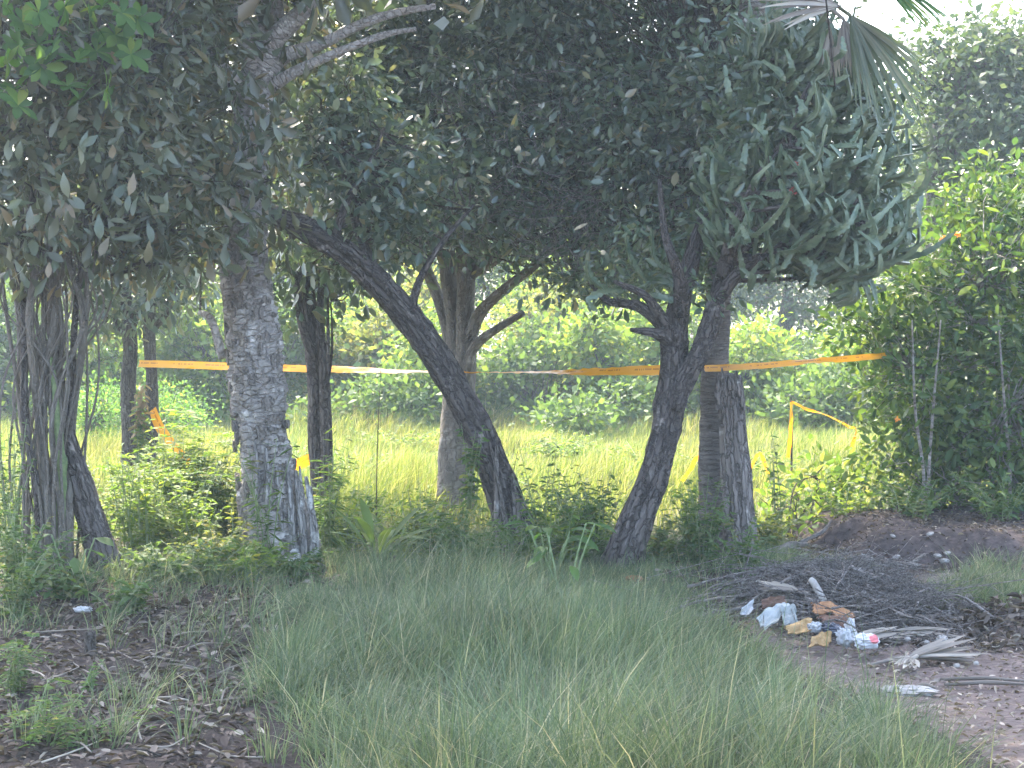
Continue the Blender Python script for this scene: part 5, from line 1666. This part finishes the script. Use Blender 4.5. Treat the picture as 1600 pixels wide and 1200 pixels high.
def crumpled(name, label, c, size, mat, seed, cat='rubbish', squash=(1, .8, .55), amp=.45, rot=0., patch=None):
    """crumpled plastic or paper lump with sharp creases"""
    n, m_ = 22, 14
    th = np.linspace(0, 2 * np.pi, n, endpoint=False)
    ph = np.linspace(-.5 * np.pi * .97, .5 * np.pi * .97, m_)
    T, Ph = np.meshgrid(th, ph)
    d = np.stack([np.cos(T) * np.cos(Ph), np.sin(T) * np.cos(Ph), np.sin(Ph)], -1)
    r = 1 - amp * np.abs(fbm(d * 2.2, seed, 3)) * 1.8 + .18 * vnoise(d * 6, seed + 5)
    v = d * r[..., None] * np.array(squash) * size * .5
    ca, sa = math.cos(rot), math.sin(rot)
    v = np.stack([v[..., 0] * ca - v[..., 2] * sa, v[..., 1], v[..., 0] * sa + v[..., 2] * ca], -1)
    i = np.arange(m_ - 1)[:, None] * n
    j = np.arange(n)[None]
    q = np.stack([i + j, i + (j + 1) % n, i + n + (j + 1) % n, i + n + j], -1).reshape(-1, 4)
    k = n * m_
    V = np.vstack([v.reshape(-1, 3), v[0].mean(0), v[-1].mean(0)])
    jj = np.arange(n)
    tr_ = np.vstack([np.stack([np.full(n, k), (jj + 1) % n, jj], -1), np.stack([np.full(n, k + 1), (m_ - 1) * n + jj, (m_ - 1) * n + (jj + 1) % n], -1)])
    mb = MB()
    mb.add(V + np.asarray(c), q, tr_)
    o = mb.build(name, mat, None, smooth=False)
    # origin at its place
    me = o.data
    me.transform(Matrix.Translation(-Vector(c)))
    o.location = Vector(c)
    tag(o, label, cat)
    return o

def sheet(name, label, corners, mat, seed, cat='rubbish', thick=.006, bend=.02, n=10):
    """bent board or sheet with torn edges: corners a,b,c,d (px,py,d) in order round it"""
    a, b_, c, d = [P(*q) for q in corners]
    u = np.linspace(0, 1, n)
    U, V_ = np.meshgrid(u, u)
    wob = .06 * vnoise(np.stack([U * 7, V_ * 7, U * 0], -1), seed)
    U2 = np.clip(U, 0, 1) + wob * (U * (1 - U) < .08)
    V2 = V_ + np.roll(wob, 3) * (V_ * (1 - V_) < .08)
    p = (a * ((1 - U2) * (1 - V2))[..., None] + b_ * (U2 * (1 - V2))[..., None] + c * (U2 * V2)[..., None] + d * ((1 - U2) * V2)[..., None])
    nr = unit(np.cross(b_ - a, d - a))
    p = p + nr * (bend * fbm(np.stack([U * 2.5, V_ * 2.5, U * 0], -1), seed, 2) + .4 * bend * np.abs(U - .45))[..., None]
    i = np.arange(n - 1)[:, None] * n
    j = np.arange(n - 1)[None]
    q = np.stack([i + j, i + j + 1, i + j + 1 + n, i + j + n], -1).reshape(-1, 4)
    N = n * n
    top = (p + nr * thick / 2).reshape(-1, 3)
    bot = (p - nr * thick / 2).reshape(-1, 3)
    rim = np.concatenate([np.arange(n), np.arange(1, n) * n + n - 1, (n - 1) * n + np.arange(n - 2, -1, -1), np.arange(n - 2, 0, -1) * n])
    r2 = np.roll(rim, -1)
    mb = MB()
    mb.add(np.vstack([top, bot]), np.vstack([q, q[:, ::-1] + N, np.stack([rim, rim + N, r2 + N, r2], -1)]))
    o = mb.build(name, mat, None, smooth=False)
    return tag(o, label, cat)

M['card'] = plain_mat('brown_cardboard', (.20, .10, .05), (.34, .18, .09), 30, .85, .3, spec=.2)
M['card_dark'] = plain_mat('wet_cardboard', (.09, .052, .038), (.15, .085, .058), 30, .85, .3, spec=.2)
M['card_yellow'] = plain_mat('yellow_brown_cardboard', (.26, .16, .07), (.38, .25, .12), 30, .85, .3, spec=.2)
M['plastic_white'] = plain_mat('white_plastic', (.33, .335, .34), (.46, .46, .46), 18, .5, .3, trans=.15)
M['plastic_grey'] = plain_mat('pale_grey_sheet', (.21, .225, .215), (.33, .345, .33), 16, .5, .3)
M['plastic_dark'] = plain_mat('dark_blue_plastic', (.02, .023, .035), (.06, .065, .085), 16, .4, .4)
M['stone'] = plain_mat('pale_stone', (.20, .18, .16), (.36, .335, .305), 18, .9, .6)
def bag_mat():
    m = plain_mat('white_bag_red_print', (.42, .42, .44), (.58, .57, .58), 18, .4, .3)
    n, l = m.node_tree.nodes, m.node_tree.links
    p = [q for q in n if q.type == 'BSDF_PRINCIPLED'][0]
    old = p.inputs['Base Color'].links[0].from_socket
    tc = n.new('ShaderNodeTexCoord')
    vm = n.new('ShaderNodeVectorMath')
    vm.operation = 'DISTANCE'
    vm.inputs[1].default_value = (.035, -.045, .025)
    l.new(tc.outputs['Object'], vm.inputs[0])
    r = ramp(n, [(1, 1, 1), (0, 0, 0)], [.028, .034])
    l.new(vm.outputs['Value'], r.inputs[0])
    mx = n.new('ShaderNodeMix')
    mx.data_type = 'RGBA'
    l.new(r.outputs[0], mx.inputs[0])
    l.new(old, mx.inputs[6])
    mx.inputs[7].default_value = (.55, .12, .13, 1)
    l.new(mx.outputs[2], p.inputs['Base Color'])
    return m
M['bag_print'] = bag_mat()
sheet('cardboard_sheet', 'torn orange-brown cardboard lying on top of the brush pile', [(1268, 935, 9.1), (1335, 953, 9.05), (1332, 972, 8.95), (1272, 958, 8.95)], M['card'], 1, 'cardboard', bend=.04)
sheet('cardboard_sheet', 'dark wet cardboard flap below the orange-brown cardboard', [(1275, 958, 8.95), (1335, 968, 8.93), (1328, 990, 8.85), (1290, 975, 8.85)], M['card_dark'], 2, 'cardboard', bend=.03)
sheet('board_sheet', 'pale grey-green sheet leaning on the left of the brush pile', [(1182, 968, 8.95), (1216, 940, 9.05), (1240, 948, 9.05), (1196, 982, 8.85)], M['plastic_grey'], 3, 'sheet', bend=.03)
sheet('cardboard_sheet', 'reddish board strip behind the pale grey-green sheet', [(1190, 938, 9.2), (1225, 928, 9.2), (1228, 940, 9.15), (1192, 950, 9.15)], M['card_dark'], 4, 'cardboard')
sheet('cardboard_sheet', 'flat tan cardboard strip low at the front left of the brush pile', [(1226, 977, 8.75), (1268, 968, 8.8), (1270, 980, 8.7), (1232, 990, 8.68)], M['card_yellow'], 5, 'cardboard')
sheet('cardboard_scrap', 'yellow-orange cardboard scrap standing beside the white bags', [(1272, 990, 8.62), (1300, 991, 8.6), (1294, 1008, 8.55), (1264, 1012, 8.55)], M['card_yellow'], 6, 'cardboard', bend=.03)
sheet('plastic_scrap', 'grey crumpled sheet right of the pale grey-green sheet on the brush pile', [(1220, 948, 9.0), (1245, 952, 9.0), (1248, 970, 8.9), (1222, 972, 8.9)], M['plastic_grey'], 7, 'sheet', bend=.05)
sheet('plastic_scrap', 'white sheet peeking out at the left end of the brush pile', [(1158, 950, 9.1), (1176, 940, 9.15), (1180, 952, 9.1), (1160, 966, 9.05)], M['plastic_white'], 8, 'sheet', bend=.03)
sheet('plastic_scrap', 'pale grey-white flap right under the dark wet cardboard', [(1318, 975, 8.85), (1335, 970, 8.85), (1340, 992, 8.75), (1326, 996, 8.75)], M['plastic_white'], 9, 'sheet', bend=.03)
crumpled('plastic_bag', 'white plastic bag with a pinkish red print in front of the brush pile', P(1354, 1002, 8.55), .125, M['bag_print'], 11, 'bag', (1.1, .8, .62), .3)
crumpled('plastic_bag', 'crumpled white bag just left of the red-printed bag', P(1319, 996, 8.6), .11, M['plastic_white'], 12, 'bag', (.8, .8, .85), .45, .4)
crumpled('plastic_bag', 'small white bag above the yellow-orange cardboard scrap', P(1274, 980, 8.72), .09, M['plastic_white'], 13, 'bag', (1, .8, .6), .45)
crumpled('plastic_bag', 'dark bag stuffed between the white bags', P(1298, 982, 8.7), .10, M['plastic_dark'], 14, 'bag', (1, .8, .6), .4)
crumpled('paper_ball', 'grey-white crumpled ball lying on the dirt right of the brush pile', P(1472, 999, 8.65), .055, M['stone'], 15, 'paper', (1, .9, .85), .3)
crumpled('paper_ball', 'grey netted ball half buried in twigs at the top of the pile', P(1322, 915, 9.5), .10, M['stone'], 16, 'rubbish', (1, .9, .8), .3)
for k, (x, y, d, s, lab) in enumerate([(1418, 998, 8.7, .03, 'tiny white scrap on the dirt right of the printed bag'), (1448, 1003, 8.65, .026, 'small pale stone left of the crumpled ball on the dirt'), (1495, 1040, 8.1, .03, 'white chip on the dirt below the pale dead frond'),
                                     (1525, 1036, 8.15, .028, 'pale chip at the tip of the pale dead frond')]):
    crumpled('pale_scrap', lab, P(x, y, d), s, M['stone'], 20 + k, 'scrap', (1, .9, .7), .2)
mb = MB()
mb.tube(pxpath([(1268, 905, 9.3), (1278, 922, 9.25), (1289, 942, 9.2)]), [.018, .018, .017], seg=10, rings=10, rough=.06)
tag(mb.build('pale_stick', M['stone']), 'short thick pale stick lying on top of the brush pile', 'stick')
def ground_frond(label, hub_px, tip_px, n, length, spread, seed, matn='palm_dry'):
    rg = np.random.default_rng(seed)
    hub = P(*hub_px)
    tip = P(*tip_px)
    t = thing('dead_palm_frond', label, 'palm frond', hub)
    fan_frond(t, None, hub, tip - hub, (0, -.35, 1), n, length, spread, M[matn], rg, -.02, .035, petiole=False, name='stalk')
    return t
ground_frond('grey dead fan frond draped over the right foot of the brush pile', (1330, 998, 8.75), (1455, 990, 9.0), 16, .40, .30, 31)
ground_frond('pale dead fan frond lying flat on the dirt below the brush pile', (1420, 1028, 8.3), (1545, 1018, 8.5), 18, .42, .38, 32)
ground_frond('short stubby remains of a frond facing the pale dead frond', (1425, 1030, 8.28), (1390, 1050, 8.1), 9, .16, .8, 33)
ground_frond('pale dead fan frond resting on the top right of the brush pile', (1325, 925, 9.35), (1420, 955, 9.3), 12, .30, .35, 34)
ground_frond('dead fan frond half buried in the middle of the brush pile', (1250, 925, 9.3), (1190, 915, 9.4), 10, .26, .4, 35)
ground_frond('weathered dead fan frond at the right end of the brush pile', (1400, 985, 9.0), (1500, 1000, 8.9), 12, .34, .3, 36)
for k, (a, b_, lab) in enumerate([((1470, 1052, 8.0), (1600, 1050, 8.0), 'long straight pale stalk lying across the dirt at right'), ((1475, 1062, 7.9), (1620, 1068, 7.85), 'second pale stalk lying just below the long straight one'),
                                  ((1430, 1068, 7.8), (1462, 1066, 7.8), 'short pale stick on the dirt below the dead frond'), ((1360, 1020, 8.35), (1445, 1010, 8.5), 'flat grey strip between the brush pile and the pale frond')]):
    p0, p1 = P(*a), P(*b_)
    p0[2] = gh(p0[0], p0[1]) + .022
    p1[2] = gh(p1[0], p1[1]) + .022
    mb = MB()
    mb.tube([p0, (p0 + p1) / 2 + [0, .01, .008], p1], [.008, .010, .005], seg=6, rings=14, rough=.2, seed=k)
    tag(mb.build('dry_stalk', M['palm_dry']), lab, 'stick')
# pale rubbish in the grass and husks by the mound
crumpled('plastic_scrap', 'half-buried pale plastic in the grass edge by the dirt', G(1418, 1088) + [0, 0, .02], .20, M['stone'], 41, 'rubbish', (1.3, .7, .25), .35)
crumpled('dark_scrap', 'dark blue plastic scrap sunk in the grass at bottom centre', P(845, 1128, 6.9), .20, M['plastic_dark'], 42, 'rubbish', (1.3, .8, .5), .4)
crumpled('white_scrap', 'white plastic scrap at the foot of the dark leaning trunk', G(130, 968) + [0, 0, .05], .09, M['plastic_white'], 43, 'rubbish', (1.2, .8, .4), .4)
sheet('palm_husk', 'curved white palm husk lying at the foot of the soil mound', [(1345, 862, 11.15), (1362, 880, 11.05), (1402, 882, 11.0), (1355, 888, 11.0)], M['stone'], 44, 'husk', bend=.05)
for k, (a, m_, b_, r, lab) in enumerate([((1375, 900, 10.9), (1410, 888, 11.0), (1445, 866, 11.1), .016, 'pale bent branch before the soil mound'), ((1352, 885, 11.0), (1400, 882, 11.0), (1440, 884, 11.0), .02, 'pale log piece at the foot of the mound'),
                                       ((1215, 862, 11.8), (1235, 852, 11.9), (1262, 850, 11.9), .022, 'pale curved branch by the dead stump'), ((1250, 848, 12.2), (1285, 830, 12.3), (1300, 812, 12.4), .012, 'thin pale branch leaning in the sunlit shrub'),
                                       ((1520, 826, 11.9), (1540, 832, 11.85), (1552, 838, 11.8), .012, 'short pale stick on the soil mound'), ((1365, 840, 11.7), (1400, 852, 11.6), (1436, 860, 11.5), .016, 'dark stick on the mound face')]):
    mb = MB()
    mb.tube(pxpath([a, m_, b_]), [r, r * 1.1, r * .6], seg=8, rings=16, rough=.25, seed=k)
    tag(mb.build('fallen_branch', M['bark_plate'] if k != 5 else M['wood_dead']), lab, 'branch')
rng = np.random.default_rng(340)
spots = [(1228, 868), (1243, 860), (1258, 872), (1275, 858), (1290, 866), (1302, 852), (1318, 862), (1262, 846), (1400, 874), (1465, 872), (1480, 868), (1476, 880), (1235, 880), (1310, 876), (1395, 841), (1453, 838)]
for k, (x, y) in enumerate(spots):
    lab = 'pale stone or husk bit in the scatter between stump and soil mound' if x < 1350 else 'small pale stone on the soil mound'
    gp = G(x, y)
    if x > 1350:
        gp = P(x, y, 11.3)
    o = crumpled('pale_stone', lab, gp + np.array([0, 0, .015]), rng.uniform(.03, .055), M['stone'], 60 + k, 'stone', (1.2, .9, .6), .25, rng.uniform(-.4, .4))
    o['group'] = 'pale stones between stump and mound' if x < 1350 else 'pale stones on the mound'
# small cut stump and sticks in the leaf litter
b = G(140, 1022)
mb = MB()
mb.tube([b - [0, 0, .05], b + [.002, 0, .05], b + [.004, 0, .10]], [.032, .028, .026], seg=14, rings=14, rough=.15, furrow=.2)
tag(mb.build('cut_stump', M['bark_mid']), 'small cut stump standing in the leaf litter at left', 'stump')
b = G(35, 1150)
mb = MB()
mb.tube([b - [0, 0, .05], b + [.002, 0, .06], b + [.004, 0, .13]], [.028, .026, .022], seg=14, rings=14, rough=.15, furrow=.2)
tag(mb.build('cut_stump', M['bark_mid']), 'slim cut stub at the bottom left corner', 'stump')
for k in range(46):
    px, py = rng.uniform(0, 440), rng.uniform(985, 1190)
    p = G(px, py)
    a = rng.uniform(0, 3.14)
    L = rng.uniform(.08, .35)
    d = np.array([math.cos(a), math.sin(a), 0]) * L / 2
    q0, q1 = p - d, p + d
    q0[2] = gh(q0[0], q0[1]) + .02
    q1[2] = gh(q1[0], q1[1]) + .03
    mb = MB()
    mb.tube([q0, (q0 + q1) / 2 + rng.normal(0, .01, 3), q1], [.004, .0035, .002], seg=5, rings=7)
    o = mb.build('fallen_twig', M['palm_dry'] if k % 2 else M['twig'])
    tag(o, 'thin dry twig lying in the leaf litter at lower left', 'twig', 'twigs in the leaf litter')
o = crumpled('brick_piece', 'orange-brown broken piece at the foot of the euphorbia trunk', P(990, 905, 10.6), .09, M['card'], 77, 'rubble', (1.3, .8, .5), .15)
# ---------------------------------------------------------------- haze volume, added to stand in for lens glare
def make_haze():
    m, n, l, out = nodes('glare_haze')
    v = n.new('ShaderNodeVolumePrincipled')
    v.inputs['Color'].default_value = (.70, .86, 1.0, 1)
    v.inputs['Density'].default_value = HAZE_DENSITY
    v.inputs['Anisotropy'].default_value = .35
    l.new(v.outputs[0], out.inputs['Volume'])
    x0, x1, y0, y1, z0, z1 = -160, 160, -160, 160, -1.5, 11.0
    V = [(x, y, z) for z in (z0, z1) for y in (y0, y1) for x in (x0, x1)]
    q = [(0, 2, 3, 1), (4, 5, 7, 6), (0, 1, 5, 4), (2, 6, 7, 3), (0, 4, 6, 2), (1, 3, 7, 5)]
    mb = MB()
    mb.add(V, q)
    o = mb.build('haze', m, None, smooth=False, kind='stuff')
    tag(o, 'thin bluish haze added over the whole scene to imitate lens veil', 'haze')
if HAZE_DENSITY > 0:
    make_haze()
